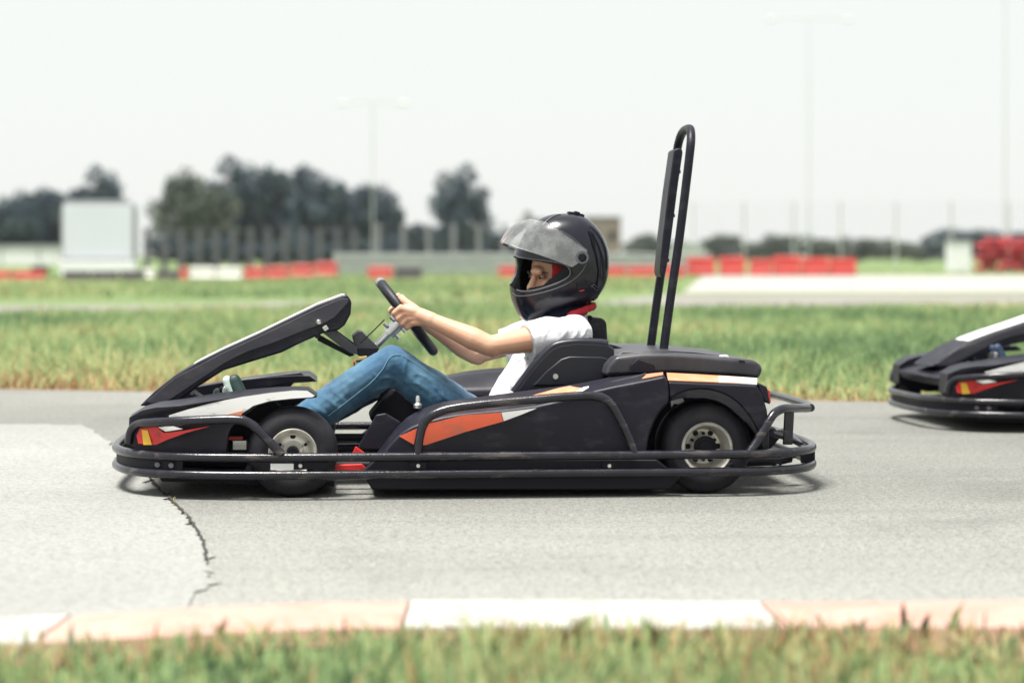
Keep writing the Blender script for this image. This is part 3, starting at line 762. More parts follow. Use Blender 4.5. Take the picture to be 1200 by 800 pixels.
# head
hd = P(653, 321, 0)
FT = Matrix.Rotation(RAD(24), 3, 'Z') @ Matrix.Rotation(RAD(-6), 3, 'Y')
def FV(x, y, z): return hd + FT @ Vector((x, y, z))
ball(FV(0.008, 0, 0.012), (0.090, 0.072, 0.105), driver_raw, u=24, w=16)
ball(FV(-0.028, 0, -0.05), (0.060, 0.056, 0.070), driver_raw, u=24, w=16)     # jaw
ball(FV(-0.072, 0, 0.016), (0.022, 0.052, 0.018), driver_raw)               # brow ridge
# nose
capsule(FV(-0.086, 0, -0.002), FV(-0.104, 0, -0.034), 0.009, 0.0125, driver_raw)
ball(FV(-0.093, -0.009, -0.038), (0.009, 0.008, 0.007), driver_raw); ball(FV(-0.093, 0.009, -0.038), (0.009, 0.008, 0.007), driver_raw)
for s in (-1, 1):
    ball(FV(-0.060, s * 0.040, -0.028), (0.024, 0.020, 0.020), driver_raw)   # cheekbone
    ball(FV(0.012, s * 0.076, -0.005), (0.018, 0.008, 0.030), driver_raw)    # ear
ball(FV(-0.080, 0, -0.068), (0.014, 0.024, 0.008), driver_raw); ball(FV(-0.074, 0, -0.098), (0.018, 0.022, 0.016), driver_raw)
# neck / torso
pel = P(594, 508, 0.0); chest = P(648, 415, 0.0); nek = P(668, 372, 0.0)
capsule(hd + Vector((0.03, 0, -0.05)), nek, 0.050, 0.055, driver_raw)
ball(chest, (0.085, 0.135, 0.12), driver_raw, rot=Matrix.Rotation(RAD(25), 3, 'Y')); ball(pel, (0.09, 0.125, 0.09), driver_raw)
capsule(pel, chest, 0.085, 0.09, driver_raw)
# arms
GN = wc + v_ * (-Rv * 0.985) + u_ * 0.012; GF = wc + v_ * (Rv * 0.985) + u_ * 0.012
shN = P(656, 392, -0.165); elN = P(574, 405.5, -0.235); wrN = P(505, 375, -0.195)
shF = Vector((shN.x, 0.165, shN.z)); elF = P(556, 415, 0.205); wrF = P(506, 383, 0.175)
def arm(sh, el, wr):
    capsule(sh, sh.lerp(el, 0.5), 0.048, 0.040, driver_raw); capsule(sh.lerp(el, 0.5), el, 0.040, 0.0325, driver_raw)
    capsule(el, el.lerp(wr, 0.28), 0.0325, 0.0360, driver_raw); capsule(el.lerp(wr, 0.28), el.lerp(wr, 0.75), 0.0360, 0.0270, driver_raw); capsule(el.lerp(wr, 0.75), wr, 0.0270, 0.0235, driver_raw)
    ball(el + Vector((0.012, 0, -0.014)), (0.024, 0.024, 0.022), driver_raw)
arm(shN, elN, wrN); arm(shF, elF, wrF)
# hands: palm + four unequal fingers curled round the rim + thumb
def hand(grip, wr, s):
    """s=-1 near hand. rim direction at the grip is u_; fingers go over the front (-nW) side, knuckle row spread along u_"""
    lat = Vector((0, s, 0))                  # outward (near hand: toward the camera)
    rr = 0.0155
    # palm block sits outside/behind the rim
    pc = grip + lat * 0.021 + nW * 0.019
    capsule(wr, wr.lerp(pc, 0.55) + u_ * 0.0, 0.0255, 0.024, driver_raw)
    for k in range(4):
        o = (k - 1.5) * 0.0195
        kn_ = grip + u_ * (-o * 0.95 - 0.002) + lat * 0.0315 + nW * 0.000     # knuckle, on the outer side of the rim
        capsule(wr.lerp(pc, 0.35) + u_ * (-o * 0.5), kn_, 0.0165, 0.0108, driver_raw)
    lens = (0.92, 1.0, 0.95, 0.80)
    for k in range(4):
        o = (k - 1.5) * 0.0200
        b = grip + u_ * (-o)
        L = lens[k]; fr = 0.0098 if k < 3 else 0.0088
        k0 = b + lat * 0.031 + nW * 0.002
        k1 = b + lat * (0.024 * L + 0.003) - nW * 0.027 * L - u_ * 0.002
        k2 = b - lat * 0.004 - nW * 0.031 * L - u_ * 0.003
        k3 = b - lat * 0.021 - nW * 0.013 * L - u_ * 0.003
        capsule(k0, k1, fr * 1.08, fr, driver_raw); capsule(k1, k2, fr, fr * 0.92, driver_raw); capsule(k2, k3, fr * 0.92, fr * 0.8, driver_raw)
    # thumb leaves the side of the palm (upper edge) and closes over the driver's side of the rim
    t0 = wr.lerp(pc, 0.55) + u_ * 0.020
    t1 = grip + u_ * 0.040 + nW * 0.022 + lat * 0.010
    t2 = grip + u_ * 0.052 + nW * 0.022 - lat * 0.014
    t3 = grip + u_ * 0.050 + nW * 0.004 - lat * 0.027
    capsule(t0, t1, 0.0150, 0.0118, driver_raw); capsule(t1, t2, 0.0118, 0.0105, driver_raw); capsule(t2, t3, 0.0105, 0.009, driver_raw)
hand(GN, wrN, -1); hand(GF, wrF, 1)
# legs
def leg(s):
    hip = Vector((P(580, 514, 0).x, s * 0.085, P(580, 514, 0).z))
    kn_ = P(460, 425.5, -0.15) if s < 0 else P(463, 435, 0.14)
    ank = P(316, 520, -0.15) if s < 0 else P(318, 512, 0.13)
    return hip, kn_, ank
for s in (-1, 1):
    hip, kn_, ank = leg(s)
    capsule(hip, kn_, 0.068, 0.046, driver_raw); capsule(kn_, kn_.lerp(ank, 0.35), 0.046, 0.046, driver_raw); capsule(kn_.lerp(ank, 0.35), ank, 0.046, 0.032, driver_raw)
    toe = ank + Vector((-0.025, 0, 0.0)); capsule(ank, toe, 0.030, 0.022, driver_raw)
me = fuse(driver_raw, 'person', 0.0034, 5)
driver = link('person', me, M['skin'], None, angle=80)
tag(driver, 'person in white t-shirt, jeans and black helmet driving the middle go-kart', 'person')

# clothing
sh = MB()
ball(chest + Vector((0.004, 0, 0.012)), (0.098, 0.158, 0.125), sh, rot=Matrix.Rotation(RAD(25), 3, 'Y'))
capsule(P(606, 474, 0.0), P(640, 420, 0), 0.096, 0.098, sh)
for yy in (-0.06, 0.06): capsule(P(606, 474, 0.0) + Vector((0, yy, 0)), P(645, 418, 0) + Vector((0, yy, 0)), 0.090, 0.096, sh)
capsule(Vector((nek.x, -0.115, nek.z - 0.050)), Vector((nek.x, 0.115, nek.z - 0.050)), 0.064, 0.064, sh)
capsule(chest, nek + Vector((0, 0, -0.022)), 0.09, 0.066, sh)
for (a, b, s) in ((shN, elN, -1), (shF, elF, 1)):
    hem = a.lerp(b, 0.475 if s < 0 else 0.60)
    tube([a + Vector((0.022, s * -0.03, -0.004)), a.lerp(b, 0.15), hem + Vector((0, 0, -0.006))], [0.060, 0.0605, 0.0600], sh, seg=24)
    tube([a.lerp(b, 0.2), hem + Vector((0.014, 0, -0.022))], [0.050, 0.050], sh, seg=24)
    ball(a + Vector((0.010, s * -0.012, -0.004)), (0.062, 0.056, 0.060), sh)
jn = MB()
ball(P(594, 510, 0), (0.095, 0.14, 0.080), jn)
for s in (-1, 1):
    hip, kn_, ank = leg(s)
    capsule(hip + Vector((0, 0, 0.004)), hip.lerp(kn_, 0.55), 0.080, 0.068, jn); capsule(hip.lerp(kn_, 0.55), kn_, 0.070, 0.057, jn)
    capsule(kn_, kn_.lerp(ank, 0.3), 0.057, 0.060, jn); capsule(kn_.lerp(ank, 0.3), kn_.lerp(ank, 1.08), 0.060, 0.051, jn)
from mathutils.bvhtree import BVHTree
def add_folds(mb, name, lines, v0=-0.5):
    m0 = fuse(mb, name + '_base', 0.006, 4); bm = bmesh.new(); bm.from_mesh(m0); bt = BVHTree.FromBMesh(bm)
    for pix, r in lines:
        out = []
        for x, y in smooth_pix(pix, 4):
            a = P(x, y, v0); d = (P(x, y, v0 + 0.1) - a).normalized(); h = bt.ray_cast(a, d)
            if h[0] is not None: out.append(h[0] + d * r * 0.35)
        n = len(out)
        if n > 3: tube(out, [max(0.0015, r * math.sin(math.pi * (i + 0.6) / (n + 0.2)) ** 0.6) for i in range(n)], mb, seg=8)
    bm.free(); bpy.data.meshes.remove(m0)
add_folds(jn, 'jeans', [([(471, 440), (466, 428), (463, 416)], 0.006), ([(474, 443), (474, 430), (477, 418)], 0.006), ([(468, 446), (456, 442), (445, 443)], 0.0065), ([(466, 452), (452, 453), (438, 458)], 0.007),
    ([(478, 448), (490, 450), (505, 462)], 0.006), ([(480, 440), (494, 440), (512, 452)], 0.005), ([(452, 462), (436, 466), (424, 474)], 0.006), ([(360, 472), (380, 484), (392, 502)], 0.0075), ([(374, 462), (392, 474), (404, 492)], 0.006),
    ([(388, 458), (400, 466), (416, 484)], 0.005), ([(505, 448), (520, 466), (540, 474)], 0.006), ([(350, 480), (366, 494), (372, 510)], 0.008), ([(430, 430), (440, 440), (452, 446)], 0.004)])
add_folds(sh, 'shirt', [([(634, 410), (622, 428), (606, 446)], 0.006), ([(640, 412), (634, 430), (622, 452)], 0.007), ([(628, 412), (612, 420), (598, 430)], 0.006), ([(590, 440), (600, 452), (618, 460)], 0.006), ([(576, 456), (590, 462), (606, 464)], 0.006),
    ([(650, 378), (640, 390), (634, 404)], 0.005), ([(664, 378), (660, 392), (648, 402)], 0.006), ([(676, 380), (674, 392), (664, 402)], 0.006), ([(690, 380), (684, 392), (676, 400)], 0.006), ([(586, 450), (594, 436), (604, 420)], 0.005)])
sm_ = fuse(sh, 'shirt', 0.0040, 3, disp=[(0.12, 0.018), (0.04, 0.004)])
link('t_shirt', sm_, M['shirt'], driver, angle=80)
jm = fuse(jn, 'jeans', 0.0040, 3, disp=[(0.06, 0.010), (0.025, 0.0018)])
jeans = link('jeans', jm, M['denim'], driver, angle=80)
# outer seam of the near leg, snapped onto the cloth
def snap_line(mesh, pixs, off=0.001, v0=-0.5):
    bm = bmesh.new(); bm.from_mesh(mesh); bt = BVHTree.FromBMesh(bm)
    out = []
    for x, y in pixs:
        a = P(x, y, v0); d = (P(x, y, v0 + 0.1) - a).normalized()
        h = bt.ray_cast(a, d)
        if h[0] is not None: out.append(h[0] - d * off)
    bm.free(); return out
sl = snap_line(jm, smooth_pix([(385, 487), (402, 474), (420, 460), (436, 447), (449, 432), (455, 421), (462, 416), (470, 416)], 4), 0.0)
if len(sl) > 3: tube(sl, 0.0022, seg=6).obj('outseam', M['seam'], jeans)
sl = snap_line(jm, smooth_pix([(472, 417), (490, 428), (508, 441), (524, 452), (538, 461)], 4), 0.0)
if len(sl) > 3: tube(sl, 0.0018, seg=6).obj('outseam', M['seam'], jeans)
# shoes
shoes = []
for s in (-1, 1):
    hip, kn_, ank = leg(s)
    heel = ank + Vector((-0.01, 0, -0.050)); toe = P(273.5, 446, -0.13) if s < 0 else P(262, 459, 0.13)
    a = MB(); capsule(ank, heel.lerp(toe, 0.25), 0.044, 0.044, a); capsule(heel, toe, 0.032, 0.019, a); capsule(heel.lerp(toe, 0.55), toe + Vector((0.004, 0, 0.002)), 0.032, 0.019, a); capsule(ank + Vector((0.02, 0, 0.01)), ank, 0.047, 0.045, a)
    so = link('shoe', fuse(a, 'shoe', 0.004, 4), M['shoe'], driver, angle=80); shoes.append(so)
    dr = (toe - heel).normalized(); fw = Vector((0, 1, 0)).cross(dr).normalized()
    if fw.x > 0: fw = -fw
    a = MB(); capsule(heel + fw * 0.030, toe + fw * 0.017 + dr * 0.008, 0.018, 0.016, a)
    link('sole', fuse(a, 'sole', 0.004, 2), M['sole'], so, angle=80)
# helmet parts
hel = link('helmet', shell_me, M['helmet'], driver, angle=45)
lpx = [(560, 296), (616.5, 300), (617.5, 304), (640, 308.5), (653, 311), (658, 314), (651, 320.5), (641.5, 327.5), (635, 334), (619, 337.5), (616.5, 345), (560, 345)]
lpa = [P(x, y, -0.05) for x, y in lpx]
lpf = [P(x, y, -0.05) for x, y in [(560, 296), (609, 300), (610.5, 312), (609, 324), (605, 336), (560, 345)]]
lin = boolean(hel_mesh(0.945, 'lin', 60, 28), [hel_mesh(0.80, 'lin2', 40, 20), prism([Vector((q.x, -0.4, q.z)) for q in lpa], [Vector((q.x, 0.002, q.z)) for q in lpa]).mesh('c2'),
        prism([Vector((q.x, -0.001, q.z)) for q in lpf], [Vector((q.x, 0.4, q.z)) for q in lpf]).mesh('c3'), nk.copy()])
link('padding', lin, M['lining'], hel, angle=60)
# gasket round the eye port, on both sides
def on_side(pixs, off, s):
    out = []
    for x, y in pixs:
        p, n = hel_surf(x, y, off); out.append(Vector((p.x, s * -p.y * -1 if s < 0 else -p.y, p.z)))
    return out
gas = smooth_pix([(604.5, 300), (612, 302), (640, 305.5), (658, 308.5), (666, 313), (668.5, 320), (665, 325.5), (655, 331), (640, 336.5), (625, 340.5), (612, 341.5), (605.5, 339.8)], 4)
tube([hel_surf(x, y, -0.001)[0] for x, y in gas], 0.0026, seg=8).obj('eye_port_gasket', M['trim'], hel)
# second moulding line below the port, front chin edge
for sg in (1, -1):
    ln = [hel_surf(x, y, 0.0005)[0] for x, y in smooth_pix([(601, 343), (606, 346.5), (620, 346), (640, 341.5), (655, 336.5), (670, 329), (682, 318), (687, 308)], 4)]
    tube([Vector((q.x, q.y * sg, q.z)) for q in ln], 0.0016, seg=6).obj('shell_crease', M['trim'], hel)
# side fin (glossy dark air channel) and crown vent
fin = [(689, 271), (694, 274), (700, 286), (706, 304), (709, 318), (706, 334), (699, 348), (694, 352), (699, 334), (701, 318), (699, 304), (694, 288)]
for sg in (1, -1):
    c3 = [hel_surf(x, y, 0.006)[0] for x, y in fin]; d3 = [hel_surf(x, y, -0.006)[0] for x, y in fin]
    prism([Vector((q.x, q.y * sg, q.z)) for q in c3], [Vector((q.x, q.y * sg, q.z)) for q in d3]).obj('side_fin', M['helmet'], hel, bevel=0.0015)
    c3 = [hel_surf(x, y, 0.0012)[0] for x, y in smooth_pix([(636, 264), (643, 257), (652, 252.5), (657, 251.5)], 4)]
    tube([Vector((q.x, q.y * sg, q.z)) for q in c3], 0.0016, seg=6).obj('shell_crease', M['trim'], hel)
    c3 = [hel_surf(x, y, 0.0008)[0] for x, y in smooth_pix([(648, 268), (662, 273), (676, 283), (684, 291)], 4)]
    tube([Vector((q.x, q.y * sg, q.z)) for q in c3], 0.0012, seg=6).obj('shell_crease', M['trim'], hel)
mb = MB()
for (x, y, sx) in ((669, 250.5, 0.022), (675.5, 250.2, 0.018), (681, 253, 0.016)):
    box(P(x, y, -0.01), (sx, 0.05, 0.012), mb, rot=Matrix.Rotation(RAD(8 + (x - 669)), 3, 'Y'))
mb.obj('crown_vent', M['dark'], hel, bevel=0.003)
pb, nb_ = hel_surf(682, 334, 0.002)
mb = MB(); box(pb, (0.040, 0.010, 0.030), mb, rot=Matrix.Rotation(RAD(-12), 3, 'Y')); ib = mb.obj('intercom', M['dark'], hel, bevel=0.006)
box(P(682, 340.5, pb.y - 0.0055), (0.015, 0.002, 0.003), rot=Matrix.Rotation(RAD(-12), 3, 'Y')).obj('intercom_light', M['red'], ib)
# maker's badge: small loop mark
bd = [hel_surf(x, y, 0.001)[0] for x, y in smooth_pix([(692, 336), (696, 333.5), (700, 337), (700.5, 340), (697, 338.5), (693.5, 335.5)], 4, True)]
tube(bd, 0.0010, seg=6, closed=True).obj('shell_badge', M['trim'], hel)
# visor (raised)
def visor_curve(t):
    A = [Vector((587.5, 283)), Vector((596, 289)), Vector((634, 297)), Vector((670, 313))]     # lower edge, front -> pivot
    B = [Vector((621, 256.5)), Vector((640, 256)), Vector((664, 276)), Vector((688, 293))]    # upper edge
    mid = [Vector((600, 265)), Vector((622, 272)), Vector((655, 288)), Vector((684, 303))]
    w = [(1 - t) * (1 - 2 * t), 4 * t * (1 - t), t * (2 * t - 1)]
    return [A[i] * w[0] + mid[i] * w[1] + B[i] * w[2] for i in range(4)]
mb = MB(); NT, NS = 12, 26; vs = []
grid = []
for it in range(NT + 1):
    C = visor_curve(it / NT)
    for sg in range(-NS, NS + 1):
        u = abs(sg) / NS                       # 0 at the front centre, 1 at the pivot
        th = u * math.pi / 2
        y = 0.138 * math.sin(th) ** 0.85; xx = 1 - math.cos(th) ** 1.0
        b = xx; q = C[0] * (1 - b) ** 3 + C[1] * 3 * b * (1 - b) ** 2 + C[2] * 3 * b * b * (1 - b) + C[3] * b ** 3
        p = P(q.x, q.y, 0.0) ; 
        # side-plane pixel traced on the near face: shift toward the traced near face position with depth
        pn = P(q.x, q.y, -y)
        vs.append(Vector((pn.x, math.copysign(y, sg) if sg else 0.0, pn.z)) if True else p)
f = []; K = 2 * NS + 1
for i in range(NT):
    for j in range(K - 1): f.append((i * K + j, i * K + j + 1, (i + 1) * K + j + 1, (i + 1) * K + j))
mb.add(vs, f); vz = mb.obj('visor', M['visor'], hel, angle=80)
tube([vs[j] for j in range(K)], 0.0013, seg=6).obj('visor_edge', M['trim'], vz)
tube([vs[NT * K + j] for j in range(K)], 0.0011, seg=6).obj('visor_edge', M['trim'], vz)
for sg in (-1, 1):
    q = P(682, 301.5, -0.136); c = Vector((q.x, sg * 0.136, q.z)); d = sg
    lathe([(0, d * 0.006), (0.011, d * 0.006), (0.0125, d * 0.002), (0.0125, -d * 0.014), (0, -d * 0.014)], c, seg=24).obj('visor_pivot', M['dark'], hel)
    lathe([(0.0145, d * 0.003), (0.021, d * 0.003), (0.0215, -d * 0.012), (0.0145, -d * 0.012)], c, seg=28, closed_prof=True).obj('pivot_ring', M['trim'], hel)
# face details
for s in (-1, 1):
    e = FV(-0.0725, s * 0.031, 0.000) if True else None
    ey = ball(e, (0.0115, 0.0125, 0.0068), u=20, w=14).obj('eye', M['eye'], driver)
    ball(e + FT @ Vector((-0.0080, s * 0.002 + 0.0015, -0.001)) + Vector((-0.0008, 0.0014, -0.001)), (0.0060, 0.0066, 0.0062), u=14, w=10).obj('iris', M['iris'], ey)
    br = [FV(-0.0955, s * 0.012, 0.0115), FV(-0.0925, s * 0.024, 0.0160), FV(-0.081, s * 0.042, 0.0155), FV(-0.064, s * 0.055, 0.009)]
    tube(br, [0.0024, 0.0038, 0.0036, 0.0016], seg=8, smooth=4).obj('eyebrow', M['brow'], driver)
    lid = [FV(-0.0815, s * 0.0175, 0.0035), FV(-0.0845, s * 0.028, 0.0085), FV(-0.078, s * 0.040, 0.0065), FV(-0.068, s * 0.046, 0.000)]
    tube(lid, [0.0026, 0.0040, 0.0040, 0.0022], seg=8, smooth=4).obj('upper_eyelid', M['lid'], driver)
ball(FV(-0.092, 0, -0.068), (0.006, 0.021, 0.005)).obj('mouth', M['lip'], driver)
# red balaclava under the helmet: shell over the skull with an open face
mb = MB(); q_ = (FT @ Vector((-1, 0, 0.12))).to_track_quat('Z', 'Y').to_matrix()
NU, NW = 48, 26; vs2 = []; fs2 = []
for i in range(NW):
    th = RAD(51) + (math.pi - RAD(51)) * i / (NW - 1)
    for k in range(NU):
        a = 2 * math.pi * k / NU; d = q_ @ Vector((math.sin(th) * math.cos(a), math.sin(th) * math.sin(a), math.cos(th)))
        l = FT.transposed() @ d; vs2.append(FV(0.008 + l.x * 0.0965, l.y * 0.078, 0.010 + l.z * 0.111))
for i in range(NW - 1):
    for k in range(NU): fs2.append((i * NU + k, (i + 1) * NU + k, (i + 1) * NU + (k + 1) % NU, i * NU + (k + 1) % NU))
mb.add(vs2, fs2); o = mb.obj('balaclava', M['redcloth'], driver, angle=80); sm2 = o.modifiers.new('t', 'SOLIDIFY'); sm2.thickness = 0.003
# neck warmer and red scarf
nw = MB()
for k in range(26):
    a = 2 * math.pi * k / 26
    ball(P(660, 368, 0) + Vector((math.cos(a) * 0.066 - 0.006, math.sin(a) * 0.078, 0.018 * math.cos(a) + 0.004 * math.sin(3 * a))), (0.024, 0.024, 0.018), nw, u=10, w=8)
link('neck_warmer', fuse(nw, 'neck_warmer', 0.004, 4, disp=[(0.03, 0.012)]), M['darkcloth'], driver, angle=80)
rs = MB()
for k in range(40):
    a = -1.75 + 3.5 * k / 39
    ball(P(664, 364, 0) + Vector((math.cos(a) * 0.078 + 0.010, math.sin(a) * 0.094, 0.022 * math.cos(a) - 0.006)), (0.009, 0.009, 0.012), rs, u=10, w=8)
link('red_scarf', fuse(rs, 'red_scarf', 0.0035, 4, disp=[(0.02, 0.008)]), M['redcloth'], driver, angle=80)

kart.location = CK; kart.rotation_euler = (0, 0, YAW)
driver.location = CK; driver.rotation_euler = (0, 0, YAW)

# second kart, cut by the picture's right edge: copies of the thing, each part and sub-part
tip_local = Vector((P(134.5, 540, -0.2).x, -0.21, 0))
D2 = 9.25
YAW2 = YAW + RAD(1.0)
tipw = Vector(((1077 - 600) / F * D2, D2, 0))
rot2 = Matrix.Rotation(YAW2, 3, 'Z')
C2 = tipw - rot2 @ tip_local
k2 = copy_tree(kart); k2.location = C2; k2.rotation_euler = (0, 0, YAW2)
for ch in k2.children:
    if ch.name.startswith('front_fairing'):      # the second kart's fairing is set flatter
        pv_ = P(170, 476, 0.0); rm_ = Matrix.Rotation(RAD(7), 3, 'Y'); ch.rotation_euler = rm_.to_euler(); ch.location = pv_ - rm_ @ pv_
tag(k2, 'second black go-kart with white fairing following behind, its tail hidden past the photo edge', 'go-kart', 'go-karts on the track')
d2 = copy_tree(driver); d2.location = C2; d2.rotation_euler = (0, 0, YAW2)
tag(d2, 'person in the following go-kart of whom only a dark blue shoe shows behind the fairing', 'person')
for ch in d2.children:
    if ch.name.startswith('shoe'):
        ch.material_slots[0].link = 'OBJECT'; ch.material_slots[0].material = M['shoenavy']
        for c2 in ch.children: c2.material_slots[0].link = 'OBJECT'; c2.material_slots[0].material = M['shoenavy']

# ================================================================== SETTING
def ground_mat(name, cols, scales, rough=0.95, bump=0.004, bscale=40, spec=0.25):
    m = bpy.data.materials.new(name); m.use_nodes = True; nt = m.node_tree; b = nt.nodes['Principled BSDF']
    tc = _n(nt, 'ShaderNodeTexCoord'); prev = None
    for i, (sc, c0, c1, w, lo, hi) in enumerate(scales):
        no = _n(nt, 'ShaderNodeTexNoise'); no.inputs['Scale'].default_value = sc; no.inputs['Detail'].default_value = 6; no.inputs['Roughness'].default_value = 0.6
        nt.links.new(tc.outputs['Object'], no.inputs['Vector'])
        ra = _n(nt, 'ShaderNodeValToRGB'); ra.color_ramp.elements[0].position = lo; ra.color_ramp.elements[1].position = hi
        ra.color_ramp.elements[0].color = (*c0, 1); ra.color_ramp.elements[1].color = (*c1, 1)
        nt.links.new(no.outputs['Fac'], ra.inputs['Fac'])
        if prev is None: prev = ra.outputs['Color']
        else:
            mx = _n(nt, 'ShaderNodeMixRGB'); mx.blend_type = 'MIX' if w <= 1 else 'MULTIPLY'; mx.inputs['Fac'].default_value = w if w <= 1 else 1.0
            nt.links.new(prev, mx.inputs['Color1']); nt.links.new(ra.outputs['Color'], mx.inputs['Color2']); prev = mx.outputs['Color']
    nt.links.new(prev, b.inputs['Base Color']); b.inputs['Roughness'].default_value = rough; b.inputs['Specular IOR Level'].default_value = spec
    nb = _n(nt, 'ShaderNodeTexNoise'); nb.inputs['Scale'].default_value = bscale; nb.inputs['Detail'].default_value = 6
    nt.links.new(tc.outputs['Object'], nb.inputs['Vector'])
    bp = _n(nt, 'ShaderNodeBump'); bp.inputs['Distance'].default_value = bump; nt.links.new(nb.outputs['Fac'], bp.inputs['Height'])
    nt.links.new(bp.outputs['Normal'], b.inputs['Normal'])
    return m
def asphalt(name, c, spk=0.5):
    c = Vector(c)
    return ground_mat(name, None, [
        (0.35, tuple(c * 0.86), tuple(c * 1.10), 0, 0.35, 0.65),
        (2.2, tuple(c * 0.88), tuple(c * 1.12), 0.35, 0.3, 0.7),
        (120, (1 - 0.55 * spk,) * 3, (1 + 0.0,) * 3, 2, 0.38, 0.50),
        (45, (1 - 0.30 * spk,) * 3, (1.0,) * 3, 2, 0.36, 0.56)], rough=0.85, bump=0.003, bscale=170, spec=0.35)
M['asphalt'] = asphalt('grey_asphalt', (0.290, 0.294, 0.268), 1.0)
def road_tone(m):  # lighter by the kerb, darker across mid track, easing at the far edge
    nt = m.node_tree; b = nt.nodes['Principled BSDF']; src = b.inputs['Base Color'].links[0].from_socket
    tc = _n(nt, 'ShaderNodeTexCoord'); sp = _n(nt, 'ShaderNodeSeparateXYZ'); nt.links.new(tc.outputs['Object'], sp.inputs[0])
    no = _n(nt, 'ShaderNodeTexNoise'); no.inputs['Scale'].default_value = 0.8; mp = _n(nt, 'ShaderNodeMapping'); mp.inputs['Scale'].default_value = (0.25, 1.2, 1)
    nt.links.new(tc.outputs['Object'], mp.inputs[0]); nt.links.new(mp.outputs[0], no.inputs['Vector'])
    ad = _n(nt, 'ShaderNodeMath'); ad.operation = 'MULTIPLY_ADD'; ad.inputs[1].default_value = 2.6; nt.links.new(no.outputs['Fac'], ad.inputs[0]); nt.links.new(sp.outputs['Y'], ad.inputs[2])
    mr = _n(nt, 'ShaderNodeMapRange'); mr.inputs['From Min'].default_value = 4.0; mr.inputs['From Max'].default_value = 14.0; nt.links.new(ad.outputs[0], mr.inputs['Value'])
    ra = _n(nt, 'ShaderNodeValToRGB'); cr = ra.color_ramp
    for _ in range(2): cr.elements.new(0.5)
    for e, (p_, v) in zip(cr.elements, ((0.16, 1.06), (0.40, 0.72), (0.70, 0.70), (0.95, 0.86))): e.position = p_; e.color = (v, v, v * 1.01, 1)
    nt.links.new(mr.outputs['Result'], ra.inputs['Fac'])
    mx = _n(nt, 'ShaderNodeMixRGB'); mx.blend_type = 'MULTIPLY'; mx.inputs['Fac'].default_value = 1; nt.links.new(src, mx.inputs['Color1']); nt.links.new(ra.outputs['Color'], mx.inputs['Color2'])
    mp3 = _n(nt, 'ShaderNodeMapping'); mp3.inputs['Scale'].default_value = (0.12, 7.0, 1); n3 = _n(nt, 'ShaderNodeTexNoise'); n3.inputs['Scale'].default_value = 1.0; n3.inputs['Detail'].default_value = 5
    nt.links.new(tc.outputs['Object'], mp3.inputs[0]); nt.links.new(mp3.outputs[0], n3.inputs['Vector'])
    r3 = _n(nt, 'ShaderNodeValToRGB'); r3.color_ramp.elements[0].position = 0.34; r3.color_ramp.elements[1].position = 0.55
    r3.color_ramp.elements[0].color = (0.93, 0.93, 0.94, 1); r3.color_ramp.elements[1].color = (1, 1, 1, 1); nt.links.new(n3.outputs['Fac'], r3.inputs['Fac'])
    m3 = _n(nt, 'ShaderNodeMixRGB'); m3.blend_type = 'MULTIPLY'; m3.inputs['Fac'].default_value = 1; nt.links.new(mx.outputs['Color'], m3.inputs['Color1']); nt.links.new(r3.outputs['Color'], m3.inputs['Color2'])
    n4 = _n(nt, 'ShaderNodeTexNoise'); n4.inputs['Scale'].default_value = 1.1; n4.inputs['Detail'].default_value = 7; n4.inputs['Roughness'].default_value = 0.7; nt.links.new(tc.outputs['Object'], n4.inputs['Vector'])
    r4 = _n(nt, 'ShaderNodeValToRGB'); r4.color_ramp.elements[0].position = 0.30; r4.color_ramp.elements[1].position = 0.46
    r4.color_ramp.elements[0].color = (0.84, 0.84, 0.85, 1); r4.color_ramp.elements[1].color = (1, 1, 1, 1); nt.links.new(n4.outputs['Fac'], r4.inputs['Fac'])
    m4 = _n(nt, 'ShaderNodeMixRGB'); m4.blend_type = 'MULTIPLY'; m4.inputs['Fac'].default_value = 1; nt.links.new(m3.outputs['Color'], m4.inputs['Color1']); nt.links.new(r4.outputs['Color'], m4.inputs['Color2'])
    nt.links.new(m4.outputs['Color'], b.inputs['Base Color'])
road_tone(M['asphalt'])
M['asphalt_pale'] = asphalt('pale_asphalt', (0.286, 0.291, 0.277), 0.6)
M['asphalt_far'] = asphalt('far_asphalt', (0.215, 0.205, 0.185), 0.3)
M['concrete_pale'] = asphalt('pale_concrete', (0.345, 0.338, 0.308), 0.4)
M['field'] = ground_mat('grass_field', None, [
    (0.25, (0.12, 0.185, 0.070), (0.165, 0.235, 0.090), 0, 0.35, 0.65),
    (1.6, (0.13, 0.20, 0.075), (0.21, 0.25, 0.11), 0.45, 0.35, 0.68),
    (14, (0.72, 0.75, 0.72), (1.0, 1.0, 1.0), 2, 0.3, 0.7)], bump=0.03, bscale=30)
M['soil'] = ground_mat('dry_soil', None, [(3, (0.17, 0.115, 0.065), (0.24, 0.17, 0.10), 0, 0.35, 0.65), (40, (0.7, 0.7, 0.7), (1, 1, 1), 2, 0.3, 0.7)], bump=0.01, bscale=60)
M['crack'] = mat('crack_dark', (0.03, 0.026, 0.024), 0.95, var=0.4, scale=60)

def sheet(name, pts, z, m, thick=0.0):
    me = bpy.data.meshes.new(name); me.from_pydata([(x, y, z) for x, y in pts], [], [tuple(range(len(pts)))])
    bm = bmesh.new(); bm.from_mesh(me); bmesh.ops.recalc_face_normals(bm, faces=bm.faces)
    for f_ in bm.faces:
        if f_.normal.z < 0: f_.normal_flip()
    bm.to_mesh(me); bm.free()
    o = link(name, me, m, None, smooth=False); o['kind'] = 'structure'; return o

sheet('ground', [(-1600, -60), (1600, -60), (1600, 3000), (-1600, 3000)], -0.006, M['field'])
